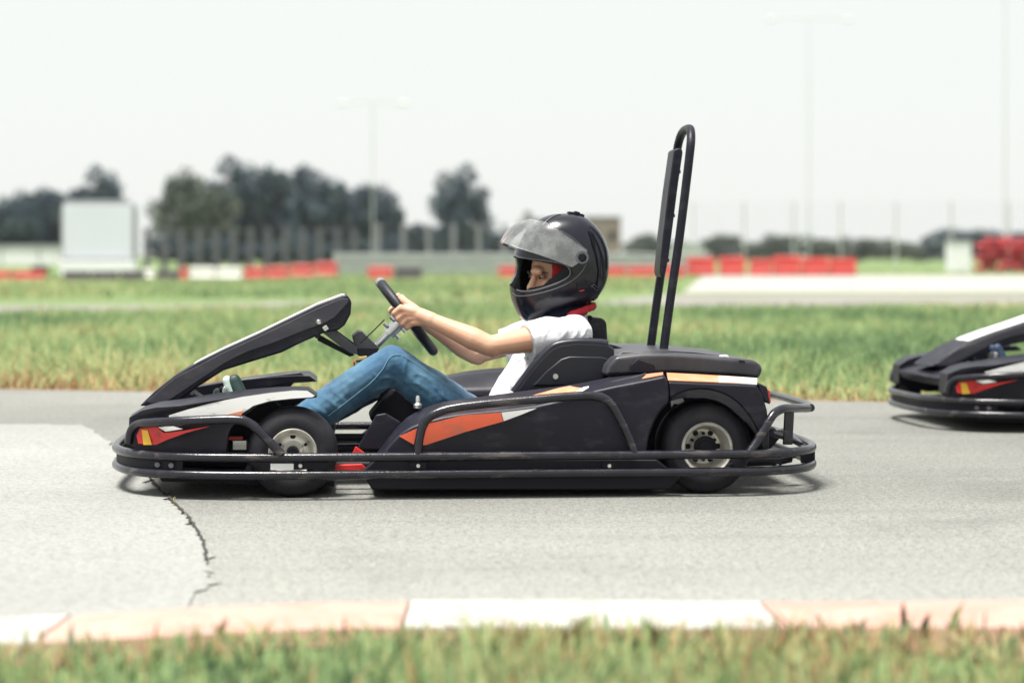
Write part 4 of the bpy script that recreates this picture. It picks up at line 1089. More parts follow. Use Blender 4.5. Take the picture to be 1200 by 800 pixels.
# race track: near edge along the kerb, far edge along the verge
def kx(x):      # depth of the kerb's back edge as a function of world x
    if x > -0.25: return 4.365
    if x > -1.5: return 4.365 - 0.23 * ((-0.25 - x) / 0.78) ** 1.25
    return 4.365 - 0.23 * (1.25 / 0.78) ** 1.25 - 0.45 * (-1.5 - x)
def fe(x):      # far edge of the track
    a, b = G(0, 457), G(1200, 473.5)
    return a.y + (b.y - a.y) * (x - a.x) / (b.x - a.x) + 0.05 * math.sin(x * 1.7)
xs = np.linspace(-12, 16, 113)
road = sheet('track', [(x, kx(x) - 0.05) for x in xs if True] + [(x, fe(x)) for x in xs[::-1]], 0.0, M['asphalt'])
pp = [G(-1200, 498), G(60, 498), G(100, 499.5), G(135, 522), G(165, 551), G(186, 574), G(205, 590), G(222, 612), G(238, 640), G(243, 668), G(247, 694)]
pp2 = [pp[0]]
for a_, b_ in zip(pp, pp[1:]):
    for t_ in range(1, 9): pp2.append(a_.lerp(b_, t_ / 8) + Vector((random.gauss(0, 0.012), random.gauss(0, 0.02), 0)))
pts = [(p.x, p.y) for p in pp2] + [(x, kx(x) + 0.004) for x in np.linspace(pp[-1].x, -9, 40)]
sheet('resurfaced_track', pts, 0.004, M['asphalt_pale'])
pts = [G(945, 480), G(1010, 476), G(1300, 480), G(1500, 497), G(1300, 500), G(1100, 497), G(1000, 492)]
# crack ribbon
cpix = smooth_pix([(163, 549), (170, 556), (180, 567), (189, 577), (197, 584), (204, 592), (213, 600), (222, 611), (231, 624), (238, 638), (241, 648), (243, 660)], 6)
L_, R_ = [], []
for i, (x, y) in enumerate(cpix):
    g = G(x, y); w = 0.0022 + 0.0022 * abs(random.gauss(0, 1)) * (1 - 0.6 * i / len(cpix)); j = random.gauss(0, 0.003)
    L_.append((g.x - w + j, g.y - 0.4 * w)); R_.append((g.x + w + j, g.y + 0.4 * w))
sheet('track_crack', L_ + R_[::-1], 0.008, M['crack'])
# second lane and pale concrete apron in the distance
sheet('far_track', [(G(760, 362.5).x, G(760, 362.5).y), (G(2000, 366).x, G(2000, 366).y), (G(2000, 343).x, G(2000, 343).y), (G(775, 345.5).x, G(775, 345.5).y), (G(690, 354).x, G(690, 354).y)], 0.0, M['asphalt_far'])
sheet('far_track', [(G(-300, 372).x, G(-300, 372).y), (G(80, 369).x, G(80, 369).y), (G(170, 366).x, G(170, 366).y), (G(420, 360).x, G(420, 360).y), (G(690, 354).x, G(690, 354).y), (G(690, 350).x, G(690, 350).y), (G(400, 352).x, G(400, 352).y), (G(200, 357).x, G(200, 357).y), (G(-300, 358).x, G(-300, 358).y)], 0.0, M['asphalt_far'])
sheet('concrete_apron', [(G(800, 343).x, G(800, 343).y), (G(1900, 341).x, G(1900, 341).y), (G(1900, 323).x, G(1900, 323).y), (G(825, 322.5).x, G(825, 322.5).y)], 0.0, M['concrete_pale'])

# kerb: painted blocks, real step
M['kerb_white'] = mat('kerb_white_paint', (0.395, 0.388, 0.36), 0.8, var=0.10, scale=6, bump=0.004, bscale=40, dirt=(0.27, 0.25, 0.21), dirt_amt=0.42, dirt_scale=7, dirt_w=0.10)
M['kerb_pink'] = mat('kerb_faded_red_paint', (0.405, 0.268, 0.222), 0.8, var=0.10, scale=5, bump=0.004, bscale=40, dirt=(0.40, 0.20, 0.15), dirt_amt=0.44, dirt_scale=7, dirt_w=0.12)
M['kerb_red'] = mat('kerb_red_paint', (0.42, 0.085, 0.045), 0.8, var=0.15, scale=8)
segs = [(-9, -5.6, 'w'), (-5.6, -3.4, 'p'), (-3.4, -2.4, 'w'), (-2.4, -1.75, 'p'), (-1.75, -0.825, 'w'), (-0.825, -0.198, 'p'), (-0.198, 0.482, 'w'), (0.482, 1.75, 'p'), (1.75, 3.0, 'w'), (3.0, 5.0, 'p'), (5.0, 9, 'w')]
KW = 0.33; KH = 0.048
for (x0, x1, c) in segs:
    mb = MB(); n = max(3, int((x1 - x0) / 0.12)); xx = np.linspace(x0 + 0.003, x1 - 0.003, n); vs = []; f = []
    for x in xx:
        y = kx(x)
        for (dy, z) in ((0.0, 0.004 - 0.02), (-0.012, 0.030), (-0.05, KH * 0.9), (-KW + 0.03, KH), (-KW, KH - 0.010), (-KW - 0.012, -0.03)):
            vs.append(Vector((x, y + dy, z + random.gauss(0, 0.0012))))
    for i in range(n - 1):
        for j in range(6): f.append((i * 6 + j, (i + 1) * 6 + j, (i + 1) * 6 + (j + 1) % 6, i * 6 + (j + 1) % 6))
    f += [tuple(range(6)), tuple((n - 1) * 6 + k for k in range(5, -1, -1))]
    mb.add(vs, f); o = mb.obj('kerb', M['kerb_white'] if c == 'w' else M['kerb_pink'], None); o['kind'] = 'structure'
# soil strips at the grass edges
sheet('near_verge', [(x, 0.6) for x in np.linspace(-7, 7, 80)] + [(x, kx(x) - KW + 0.004) for x in np.linspace(7, -7, 80)], 0.030, M['field'])
sheet('soil_strip', [(x, kx(x) - KW - 0.15 + 0.05 * math.sin(3 * x) + 0.04 * math.sin(11 * x) - 0.22 * math.exp(-((x - 0.85) / 0.28) ** 2)) for x in np.linspace(-7, 7, 200)] + [(x, kx(x) - KW + 0.004) for x in np.linspace(7, -7, 200)], 0.034, M['soil'])
sheet('soil_strip', [(x, fe(x) + 0.003) for x in xs] + [(x, fe(x) + 0.32 + 0.14 * math.sin(2.1 * x) * math.sin(0.7 * x + 1)) for x in xs[::-1]], -0.002, M['soil'])

# ---------------- grass
def grass_mat(name, stops):
    m = bpy.data.materials.new(name); m.use_nodes = True; nt = m.node_tree; b = nt.nodes['Principled BSDF']
    at = _n(nt, 'ShaderNodeAttribute'); at.attribute_name = 'tint'
    ra = _n(nt, 'ShaderNodeValToRGB'); cr = ra.color_ramp
    while len(cr.elements) < len(stops): cr.elements.new(0.5)
    for e, (p, c) in zip(cr.elements, stops): e.position = p; e.color = (*c, 1)
    nt.links.new(at.outputs['Fac'], ra.inputs['Fac']); nt.links.new(ra.outputs['Color'], b.inputs['Base Color'])
    b.inputs['Roughness'].default_value = 0.6; b.inputs['Specular IOR Level'].default_value = 0.3
    if name.startswith('grass'):
        tr_ = _n(nt, 'ShaderNodeBsdfTranslucent'); nt.links.new(ra.outputs['Color'], tr_.inputs['Color']); ms = _n(nt, 'ShaderNodeMixShader'); ms.inputs['Fac'].default_value = 0.5
        nt.links.new(b.outputs[0], ms.inputs[1]); nt.links.new(tr_.outputs[0], ms.inputs[2]); nt.links.new(ms.outputs[0], nt.nodes['Material Output'].inputs['Surface'])
    return m
GST = [(0.0, (0.050, 0.095, 0.055)), (0.22, (0.140, 0.235, 0.105)), (0.55, (0.275, 0.375, 0.165)), (0.78, (0.42, 0.455, 0.215)), (0.9, (0.50, 0.42, 0.21)), (0.965, (0.46, 0.34, 0.17)), (1.0, (0.30, 0.17, 0.09))]
M['grass'] = grass_mat('grass_blades', GST)
def patch(x, y, f1, f2, ph):
    return 0.5 + 0.25 * np.sin(x * f1 + ph + 1.3 * np.sin(y * f2 * 0.7)) + 0.25 * np.sin(y * f2 + 2.1 * ph + np.sin(x * f1 * 1.9))
def blades(name, x, y, h, w, tint, label, z0=-0.006, lean=0.45, zb=0.0):
    n = len(x); a = rng.uniform(0, 2 * np.pi, n); dx, dy = np.cos(a), np.sin(a)
    la = rng.uniform(0, 2 * np.pi, n); lm = np.abs(rng.normal(0, lean, n)) * h
    lx, ly = np.cos(la) * lm, np.sin(la) * lm
    V = np.zeros((n, 5, 3), np.float32)
    V[:, 0] = np.stack([x - dx * w / 2, y - dy * w / 2, np.full(n, z0)], 1); V[:, 1] = np.stack([x + dx * w / 2, y + dy * w / 2, np.full(n, z0)], 1)
    V[:, 2] = np.stack([x + dx * w * .42 + lx * .35, y + dy * w * .42 + ly * .35, h * .58], 1); V[:, 3] = np.stack([x - dx * w * .42 + lx * .35, y - dy * w * .42 + ly * .35, h * .58], 1)
    V[:, 4] = np.stack([x + lx, y + ly, h], 1)
    V[:, :, 2] += zb
    me = bpy.data.meshes.new(name); me.vertices.add(n * 5); me.vertices.foreach_set('co', V.ravel())
    base = (np.arange(n) * 5)[:, None]
    loops = np.concatenate([base + np.array([0, 1, 2, 3]), base + np.array([3, 2, 4])], 1).ravel().astype(np.int32)
    me.loops.add(n * 7); me.loops.foreach_set('vertex_index', loops)
    me.polygons.add(n * 2)
    st = np.stack([np.arange(n) * 7, np.arange(n) * 7 + 4], 1).ravel().astype(np.int32)
    me.polygons.foreach_set('loop_start', st)
    me.update(calc_edges=True)
    at = me.attributes.new('tint', 'FLOAT', 'POINT'); at.data.foreach_set('value', np.repeat(np.clip(tint, 0, 1), 5).astype(np.float32))
    nv = np.zeros((n, 5, 3), np.float32); ra_ = rng.uniform(0, 2 * np.pi, n)
    nv[:, :, 0] = (0.55 * np.cos(ra_))[:, None]; nv[:, :, 1] = (0.55 * np.sin(ra_))[:, None]; nv[:, :, 2] = 1.0
    nv /= np.linalg.norm(nv, axis=2)[:, :, None]
    o = link(name, me, M['grass'], None, smooth=False); me.shade_smooth(); me.normals_split_custom_set_from_vertices(nv.reshape(-1, 3))
    tag(o, label, 'grass', kind='stuff'); return o
# near verge in front of the kerb
n = 52000
x = rng.uniform(-4.2, 4.2, n); kk = np.array([kx(v) for v in x]); y = kk - KW - 0.02 - rng.uniform(0, 1, n) ** 0.85 * 1.75
edge = (kk - KW - y)
pt = patch(x, y, 5.0, 6.0, 0.4) * 0.6 + patch(x, y, 13, 11, 2.2) * 0.4
keep = rng.uniform(0, 1, n) < (0.25 + 0.9 * np.clip((edge - 0.15 * np.exp(-((x - 0.85) / 0.28) ** 2)) / 0.22, 0, 1)) * (0.35 + 0.9 * pt)
x, y, edge, pt = x[keep], y[keep], edge[keep], pt[keep]; n = len(x)
h = rng.uniform(0.018, 0.078, n) * (0.45 + 1.1 * pt) * (0.55 + 0.5 * np.clip(edge / 0.3, 0, 1)); w = rng.uniform(0.004, 0.010, n)
big = patch(x, y, 2.2, 3.0, 4.2)
tint = rng.normal(0.57, 0.24, n) + 0.5 * (pt - 0.5) + 0.55 * (big - 0.5) + 0.34 * np.clip(1 - edge / 0.40, 0, 1); tint = np.where(rng.uniform(0, 1, n) < 0.03, 0.98, tint)
blades('grass', x, y, h, w, tint, 'short green and straw coloured grass in the near verge before the kerb', lean=0.8, zb=0.034)
# broad leaved weeds of the near verge and on the kerb
n = 2600
x = rng.uniform(-4.2, 4.2, n); kk = np.array([kx(v) for v in x]); y = kk - KW - 0.01 - rng.uniform(0, 1, n) * 1.5
cl = patch(x, y, 3.1, 4.4, 1.1); k_ = rng.uniform(0, 1, n) < np.clip(cl * 1.6 - 0.5, 0, 1)
x, y = x[k_], y[k_]; n = len(x)
blades('weeds', x, y, rng.uniform(0.015, 0.055, n), rng.uniform(0.010, 0.022, n), rng.normal(0.12, 0.14, n) + (rng.uniform(0, 1, n) < 0.08) * 0.85, 'broad dark leaved weeds scattered through the near verge', lean=0.7, zb=0.034)
# far verge
n = 230000
d = 10.3 + rng.uniform(0, 1, n) ** 1.7 * 20.5; x = rng.uniform(-1, 1, n) * (5.0 + d * 0.36); y = d
fy = np.array([fe(v) for v in np.clip(x, -12, 16)]); k_ = y > fy + 0.06
# leave the far lane bare
py = HOR + F * H / y; px = 600 + F * x / y
k_ &= ~((px > 700) & (py < 364)) & ~((px <= 700) & (py < 371 - (px - 80) * 0.028) & (py > 355))
x, y, fy = x[k_], y[k_], fy[k_]; n = len(x); ed = y - fy
pt = patch(x, y, 1.3, 1.1, 0.3) * 0.5 + patch(x, y, 3.7, 2.9, 1.9) * 0.5
h = rng.uniform(0.05, 0.16, n) * (0.55 + 0.8 * pt) * np.clip(0.45 + ed * 0.5, 0, 1); w = rng.uniform(0.006, 0.014, n) * (1 + 0.05 * (y - 11))
big = patch(x, y, 0.55, 0.75, 2.6)
tint = rng.normal(0.45, 0.16, n) + 0.46 * (pt - 0.5) + 0.52 * (big - 0.5) + 0.50 * np.clip(1 - ed / 0.8, 0, 1) * rng.uniform(0.3, 1, n)
blades('grass', x, y, h, w, tint, 'long green meadow grass beyond the far edge of the track', lean=0.7)
# pale seed heads near the far edge
n = 1500
x = rng.uniform(-3.8, 4.5, n); fy = np.array([fe(v) for v in x]); y = fy + 0.25 + rng.uniform(0, 1, n) ** 1.5 * 3
c_ = patch(x, y, 2.3, 1.7, 0.9) + 0.5 * np.exp(-((x + 1.95) / 0.4) ** 2); k_ = rng.uniform(0, 1, n) < np.clip(c_ - 0.55, 0, 1)
x, y = x[k_], y[k_]; n = len(x)
blades('seed_grass', x, y, rng.uniform(0.14, 0.27, n), rng.uniform(0.008, 0.018, n), rng.normal(0.84, 0.05, n), 'tall pale seed heads standing in the far grass verge', lean=0.2)
# low tufts over the middle distance
n = 100000
y = 29 + rng.uniform(0, 1, n) ** 1.6 * 62; x = rng.uniform(-1, 1, n) * y * 0.48
py = HOR + F * H / y; px = 600 + F * x / y
k_ = ~((px > 690) & (py < 365) & (py > 342)) & ~((px > 795) & (py < 345) & (py > 321.5)) & ~((px <= 700) & (py < 371 - (px - 80) * 0.028) & (py > 349))
x, y = x[k_], y[k_]; n = len(x); pt = patch(x, y, 0.5, 0.35, 0.7)
blades('grass', x, y, rng.uniform(0.06, 0.16, n) * (0.6 + 0.6 * pt), rng.uniform(0.02, 0.05, n), rng.normal(0.52, 0.16, n) + 0.40 * (pt - 0.5), 'mown grass infield stretching back to the barriers', lean=0.7)
# tufts in the crack
mbx = []; 
cp = [G(204 + random.gauss(0, 2), 591 + random.gauss(0, 3)) for _ in range(40)] + [G(*random.choice(cpix)) for _ in range(18)]
blades('crack_weeds', np.array([p.x for p in cp]), np.array([p.y for p in cp]), rng.uniform(0.003, 0.010, len(cp)), rng.uniform(0.002, 0.004, len(cp)), rng.normal(0.75, 0.15, len(cp)), 'tiny yellowish weeds growing out of the crack in the asphalt', lean=0.9)

# ---------------- barriers in the distance
M['bar_red'] = mat('red_barrier_plastic', (0.46, 0.040, 0.030), 0.5, var=0.15, scale=2, dirt=(0.30, 0.04, 0.03), dirt_amt=0.4, dirt_scale=3)
M['bar_white'] = mat('white_barrier_plastic', (0.60, 0.59, 0.56), 0.5, var=0.06, scale=2)
M['bar_dark'] = mat('dark_barrier_plastic', (0.035, 0.028, 0.035), 0.6, var=0.2, scale=2)
def barrier_mesh(w, h, d=0.40):
    prof = [(-d / 2, 0.0), (-d / 2, h * 0.30), (-d * 0.36, h * 0.42), (-d * 0.36, h * 0.9), (-d * 0.28, h), (d * 0.28, h), (d * 0.36, h * 0.9), (d * 0.36, h * 0.42), (d / 2, h * 0.30), (d / 2, 0.0)]
    a = [Vector((-w / 2, y, z)) for y, z in prof]; b = [Vector((w / 2, y, z)) for y, z in prof]
    mb = prism(a, b)
    for t in (-0.25, 0.25):
        box((w * t, -d * 0.36, h * 0.66), (w * 0.10, 0.03, h * 0.34), mb)
    return mb
# (x0,x1,top,bottom,depth,colour,label)
BL = [(-40, 14, 323, 331, 62, 'r', 'low red barrier block at the left end beneath the white trailer'),
      (16, 54, 323, 331, 62, 'r', 'low red barrier block between the white trailer and the dark blocks'),
      (75, 106, 320.5, 331, 61.5, 'd', 'dark barrier block below the left half of the white billboard'),
      (108, 139, 320.5, 331, 61.5, 'd', 'dark barrier block below the right half of the white billboard'),
      (141, 170, 322, 330.5, 62, 'd', 'low dark barrier block just right of the billboard foot'),
      (168, 182, 315, 329, 66, 'w', 'narrow white barrier block behind the dark ones'),
      (184, 210, 318.5, 330, 63, 'd', 'dark barrier block touching the upright red end block'),
      (211, 221, 313.5, 329, 64, 'r', 'narrow upright red barrier block beside the long white ones'),
      (223, 253, 313, 329, 65, 'w', 'white barrier block next to the narrow red block'),
      (254, 284, 313, 329, 65, 'w', 'white barrier block next to the long red run'),
      (286, 312, 313, 327.5, 66, 'r', 'red barrier block next to the white pair, start of the red run'),
      (313, 340, 312, 327, 67, 'r', 'second red barrier block from the white pair'),
      (341, 368, 310, 325.5, 70, 'r', 'third red barrier block from the white pair, before the end'),
      (369, 396, 307.5, 324, 73, 'r', 'last red barrier block of the left run near the guard rail'),
      (431, 461, 312.5, 326.5, 68, 'r', 'red barrier block standing alone with a dark one before the guard rail'),
      (463, 495, 313, 326.5, 68, 'd', 'dark red and black barrier block before the guard rail, beside the lone red one'),
      (584, 620, 312, 324, 72, 'r', 'red barrier block seen left of the black helmet visor'),
      (622, 656, 312, 324, 72, 'r', 'red barrier block hidden behind the driver\'s helmet'),
      (700, 734, 312, 324, 72, 'r', 'red barrier block seen right of the black helmet'),
      (736, 770, 312, 324, 72, 'r', 'red barrier block just left of the tall headrest hoop'),
      (772, 802, 311, 324, 72, 'r', 'red barrier block behind the tall headrest hoop'),
      (805, 838, 302, 322, 80, 'r', 'tall red barrier block first right of the headrest hoop'),
      (843, 873, 301, 322, 80, 'r', 'tall red barrier block standing clear with gaps on both sides'),
      (878, 905, 304, 322, 80, 'r', 'shorter red barrier block right of the free standing one'),
      (906, 938, 300, 322, 80, 'r', 'tallest red barrier block in the middle of the right run'),
      (939, 971, 302, 322, 80, 'r', 'red barrier block second from the right end of its run'),
      (972, 1003, 303, 322, 80, 'r', 'last red barrier block of the right run beside the light mast')]
for (x0, x1, t, b_, dep, c, lab) in BL:
    w_ = (x1 - x0) / F * dep - 0.03; hh = max(0.3, Zat(t, dep))
    o = barrier_mesh(w_, hh).obj('barrier_block', {'r': M['bar_red'], 'w': M['bar_white'], 'd': M['bar_dark']}[c], None, bevel=0.07)
    o.location = W((x0 + x1) / 2, dep); o.rotation_euler = (0, 0, random.uniform(-0.06, 0.06))
    tag(o, lab, 'barrier', 'plastic barrier blocks along the far lane')
# guard rail
M['galv'] = mat('galvanised_steel', (0.40, 0.42, 0.42), 0.5, metal=0.3, var=0.08)
gr = empty('guard_rail', W(610, 84)); tag(gr, 'long grey corrugated guard rail wall behind the lone red and dark blocks', 'guard rail')
x0, x1 = W(392, 84).x - gr.location.x, W(832, 84).x - gr.location.x
for zc in (0.16, 0.42, 0.68):
    prof = [(0.0, zc - 0.12), (-0.05, zc - 0.10), (-0.05, zc - 0.045), (0.0, zc - 0.02), (0.0, zc + 0.02), (-0.05, zc + 0.045), (-0.05, zc + 0.10), (0.0, zc + 0.12), (0.02, zc)]
    prism([Vector((x0, y, z)) for y, z in prof], [Vector((x1, y, z)) for y, z in prof]).obj('rail', M['galv'], gr)
for k in range(13):
    xx = x0 + (x1 - x0) * k / 12; box((xx, 0.09, 0.42), (0.10, 0.12, 0.84)).obj('post', M['galv'], gr)
# fences
M['post'] = mat('pale_concrete_post', (0.22, 0.22, 0.24), 0.8, var=0.08, scale=3)
M['pale_metal'] = mat('pale_painted_mast', (0.50, 0.52, 0.51), 0.5, var=0.04)
M['post_dark'] = mat('grey_fence_post', (0.10, 0.10, 0.115), 0.8, var=0.08, scale=3)
M['wire'] = mat('fence_wire', (0.25, 0.26, 0.26), 0.6, metal=0.4)
def fence(name, xp, top, depth, w, lab, bend=0.0, wires=6, pm='post'):
    mid = W((xp[0] + xp[-1]) / 2, depth); e = empty(name, mid); tag(e, lab, 'fence')
    zt = Zat(top, depth)
    for x in xp:
        q = W(x, depth) - mid; mb = box((q.x, 0, zt / 2), (w, w, zt))
        if bend: 
            mb = tube([(q.x, 0, 0), (q.x, 0, zt * 0.9), (q.x, -bend, zt)], w / 2, seg=8)
        mb.obj('post', M[pm], e, bevel=0.0)
    mb = MB(); a, b_ = W(xp[0], depth) - mid, W(xp[-1], depth) - mid
    for k in range(wires):
        z = zt * (0.08 + 0.88 * k / (wires - 1)); tube([(a.x, -w * 0.6, z), (b_.x, -w * 0.6, z)], 0.006, mb, seg=5)
    mb.obj('wire_strand', M['wire'], e)
fence('fence', list(np.arange(172, 432, 20.3)), 267, 92, 0.22, 'fence of closely set grey posts in front of the dark tree group', pm='post_dark')
fence('fence', list(np.arange(443, 640, 29.5)), 262, 96, 0.20, 'fence of widely set pale posts above the guard rail')
fence('fence', [812, 872, 930, 985, 1050, 1115, 1182, 1250], 236, 98, 0.075, 'tall thin fence standing behind the red blocks and tyre stack', wires=12, pm='pale_metal')
# white trailer, billboard, cabinets
M['whitepaint'] = mat('white_paint_panel', (0.78, 0.78, 0.80), 0.5, var=0.03, scale=1.0, dirt=(0.5, 0.5, 0.48), dirt_amt=0.35, dirt_scale=1.5)
M['screen'] = mat('pale_billboard_face', (0.63, 0.64, 0.73), 0.5, var=0.03, scale=0.6)
M['greyframe'] = mat('grey_frame_paint', (0.30, 0.31, 0.33), 0.6, var=0.08)
dt = 80
tr = empty('trailer', W(10, dt)); tag(tr, 'long low white box trailer left of the billboard', 'trailer')
wl = (W(75, dt) - W(-70, dt)).x
box((0, 0, (Zat(287, dt) + 0.35) / 2), (wl, 2.2, Zat(287, dt) - 0.35)).obj('trailer_box', M['whitepaint'], tr, bevel=0.04)
box((0, -1.12, Zat(287, dt) - 0.05), (wl, 0.05, 0.10)).obj('roof_rail', M['greyframe'], tr)
for k in (-0.3, 0.0, 0.3): box((wl * k, -1.105, Zat(300, dt)), (0.05, 0.03, Zat(287, dt) - 0.5)).obj('panel_joint', M['greyframe'], tr)
for k in (-0.35, -0.2, 0.3): lathe([(0, -0.12), (0.16, -0.12), (0.30, -0.10), (0.31, 0), (0.30, 0.10), (0, 0.12)], (wl * k, -0.95, 0.31), seg=24).obj('wheel', M['rubber'], tr)
db = 76
bb = empty('billboard', W(115, db)); tag(bb, 'large blank pale billboard with grey frame on a white base', 'billboard')
bw = (W(158, db) - W(71, db)).x; zt, zb = Zat(235, db), Zat(304, db)
fr_ = MB()
a = [Vector((-bw / 2, 0, zb - 0.05)), Vector((-bw / 2, 0, zt - 0.25)), Vector((-bw / 2 + 0.08, 0, zt - 0.06)), Vector((-bw / 2 + 0.25, 0, zt)), Vector((bw / 2 - 0.3, 0, zt)), Vector((bw / 2 - 0.08, 0, zt - 0.08)), Vector((bw / 2, 0, zt - 0.3)), Vector((bw / 2, 0, zb - 0.05))]
prism(a, [q + Vector((0, 0.5, 0)) for q in a], fr_); fr_.obj('frame', M['greyframe'], bb, bevel=0.02)
box((0, -0.02, (zt + zb) / 2 - 0.05), (bw - 0.18, 0.05, zt - zb - 0.22)).obj('display_face', M['screen'], bb, bevel=0.01)
box((0, 0.22, (zb - 0.05) / 2), (bw * 1.02, 0.8, zb - 0.06)).obj('base', M['whitepaint'], bb, bevel=0.02)
dw = 92
wb = empty('container', W(1123, dw)); tag(wb, 'upright white cabinet beside the red tyre stack', 'cabinet')
box((0, 0, Zat(283, dw) / 2), ((W(1136, dw) - W(1110, dw)).x, 0.8, Zat(283, dw))).obj('cabinet_box', M['whitepaint'], wb, bevel=0.03)
box((0, 0, Zat(283, dw) + 0.02), ((W(1136, dw) - W(1110, dw)).x + 0.08, 0.9, 0.05)).obj('cabinet_lid', M['greyframe'], wb, bevel=0.01)
dv = 100
v2 = empty('shelter', W(805, dv)); tag(v2, 'small pale shelter roof just right of the headrest hoop', 'shelter')
box((0, 0, 0.55), (1.5, 1.2, 1.1)).obj('wall', M['whitepaint'], v2, bevel=0.02)
prism([Vector((x_, -0.75, z)) for x_, z in ((-0.9, 1.1), (0, 1.35), (0.9, 1.1))], [Vector((x_, 0.75, z)) for x_, z in ((-0.9, 1.1), (0, 1.35), (0.9, 1.1))]).obj('roof', M['galv'], v2)
M['brown'] = mat('brown_render', (0.22, 0.18, 0.155), 0.9, var=0.08, scale=0.5)
dbd = 210
bl = empty('building', W(706, dbd)); tag(bl, 'distant plain brown block of a building right behind the helmet', 'building')
zt = Zat(255.5, dbd); wbd = (W(724, dbd) - W(684, dbd)).x
box((0, 0, zt / 2), (wbd, 5, zt)).obj('wall', M['brown'], bl)
box((0, 0, zt + 0.06), (wbd + 0.2, 5.2, 0.12)).obj('roof', M['greyframe'], bl)
for kx_ in (-0.25, 0.25):
    box((wbd * kx_, -2.52, zt * 0.6), (0.6, 0.06, 0.8)).obj('window', M['dark'], bl)
# light masts
def mast(px, top, depth, arm_w, lab, r=0.026):
    e = empty('light_mast', W(px, depth)); tag(e, lab, 'light mast'); zt = Zat(top, depth)
    tube([(0, 0, 0), (0, 0, zt * 0.5), (0, 0, zt)], [r * 1.3, r, r * 0.7], seg=12).obj('pole', M['pale_metal'], e)
    tube([(-arm_w / 2, 0, zt), (arm_w / 2, 0, zt)], 0.022, seg=8).obj('cross_arm', M['pale_metal'], e)
    for s in (-1, 1): box((s * arm_w / 2, -0.1, zt - 0.06), (0.4, 0.4, 0.10), rot=Matrix.Rotation(RAD(12), 3, 'X')).obj('lamp_head', M['pale_metal'], e, bevel=0.02)
mast(437, 120, 96, 2.6, 'light mast with short cross arm rising above the left tree group')
mast(948, 22, 98, 3.4, 'tall thin light mast with wide cross arm above the red barrier blocks')
mast(1178, -60, 100, 3.0, 'tallest light mast behind the red tyre stack, its top beyond the photo', r=0.036)
# red tyre stack on the right
M['redtyre'] = mat('red_painted_tyre', (0.40, 0.018, 0.026), 0.55, var=0.25, scale=3, dirt=(0.10, 0.015, 0.025), dirt_amt=0.42, dirt_scale=5, dirt_w=0.06)
tprof = [(0.17, 0.02), (0.20, 0.0), (0.28, 0.0), (0.305, 0.03), (0.31, 0.10), (0.305, 0.17), (0.28, 0.20), (0.20, 0.20), (0.17, 0.18), (0.19, 0.10)]
tm = lathe(tprof, (0, 0, 0), axis='z', seg=28, closed_prof=True).mesh('tyre'); tm.materials.append(M['redtyre']); tm.shade_smooth()
dts = 95
for j in range(6):
    for i in range(7):
        q = W(1151 + 20.5 * i + (9.5 if j % 2 else 0), dts)
        o = bpy.data.objects.new('stacked_tyre', tm); COL.objects.link(o); o.scale = (1.1, 1.1, 1.22)
        o.location = (q.x + random.uniform(-.05, .05), q.y + random.uniform(-.15, .15), 0.24 * j + 0.03); o.rotation_euler = (random.uniform(-.22, .22) * (j > 0), random.uniform(-.15, .15) * (j > 0), random.uniform(0, 6))
        tag(o, 'red painted tyre piled in the stack right of the white cabinet', 'tyre', 'red tyres of the stack right of the white cabinet')

# ---------------- trees
TST = {'dark': [(0.0, (0.018, 0.034, 0.058)), (0.5, (0.036, 0.064, 0.080)), (1.0, (0.085, 0.130, 0.115))],
       'green': [(0.0, (0.042, 0.060, 0.050)), (0.5, (0.080, 0.105, 0.076)), (1.0, (0.14, 0.16, 0.11))]}
for k_, st in TST.items(): M['leaf_' + k_] = grass_mat('leaves_' + k_, st)
M['bark'] = mat('bark', (0.07, 0.055, 0.045), 0.9, var=0.25, scale=4)
def crown_mesh(seed, kind, nclump=62, per=135, leaf=0.056):
    r = np.random.default_rng(seed); P_, T_ = [], []
    for c in range(nclump):
        u = r.normal(0, 1, 3); u /= np.linalg.norm(u); rad_ = r.uniform(0.25, 0.92) ** 0.7
        cen = u * rad_ * np.array([0.5, 0.5, 0.47]) + np.array([0, 0, 0.50]); cr = r.uniform(0.10, 0.19)
        p = r.normal(0, 1, (per, 3)); p /= np.linalg.norm(p, axis=1)[:, None]; p *= (r.uniform(0.2, 1, (per, 1)) ** 0.5) * cr
        P_.append(cen + p * np.array([1, 1, 0.8])); T_.append(np.clip(r.normal(0.45, 0.22) + r.normal(0, 0.15, per), 0, 1))
    p = np.concatenate(P_); t = np.concatenate(T_); n = len(p)
    a = r.normal(0, 1, (n, 3)); a /= np.linalg.norm(a, axis=1)[:, None]; b = np.cross(a, r.normal(0, 1, (n, 3))); b /= np.linalg.norm(b, axis=1)[:, None]
    s = r.uniform(0.5, 1.2, (n, 1)) * leaf
    V = np.stack([p - a * s * .5, p + b * s * .32, p + a * s * .5, p - b * s * .32], 1).astype(np.float32)
    me = bpy.data.meshes.new('crown'); me.vertices.add(n * 4); me.vertices.foreach_set('co', V.ravel())
    me.loops.add(n * 4); me.loops.foreach_set('vertex_index', np.arange(n * 4, dtype=np.int32)); me.polygons.add(n)
    me.polygons.foreach_set('loop_start', (np.arange(n) * 4).astype(np.int32)); me.update(calc_edges=True)
    at = me.attributes.new('tint', 'FLOAT', 'POINT'); at.data.foreach_set('value', np.repeat(t, 4).astype(np.float32))
    me.materials.append(M['leaf_' + kind]); return me
CR = {'dark': [crown_mesh(s, 'dark') for s in (1, 2, 3)], 'green': [crown_mesh(s, 'green') for s in (5, 6)]}
tmb = tube([(0, 0, 0), (0.01, 0, 0.3), (-0.01, 0.01, 0.62)], [0.035, 0.027, 0.012], seg=8, smooth=3)
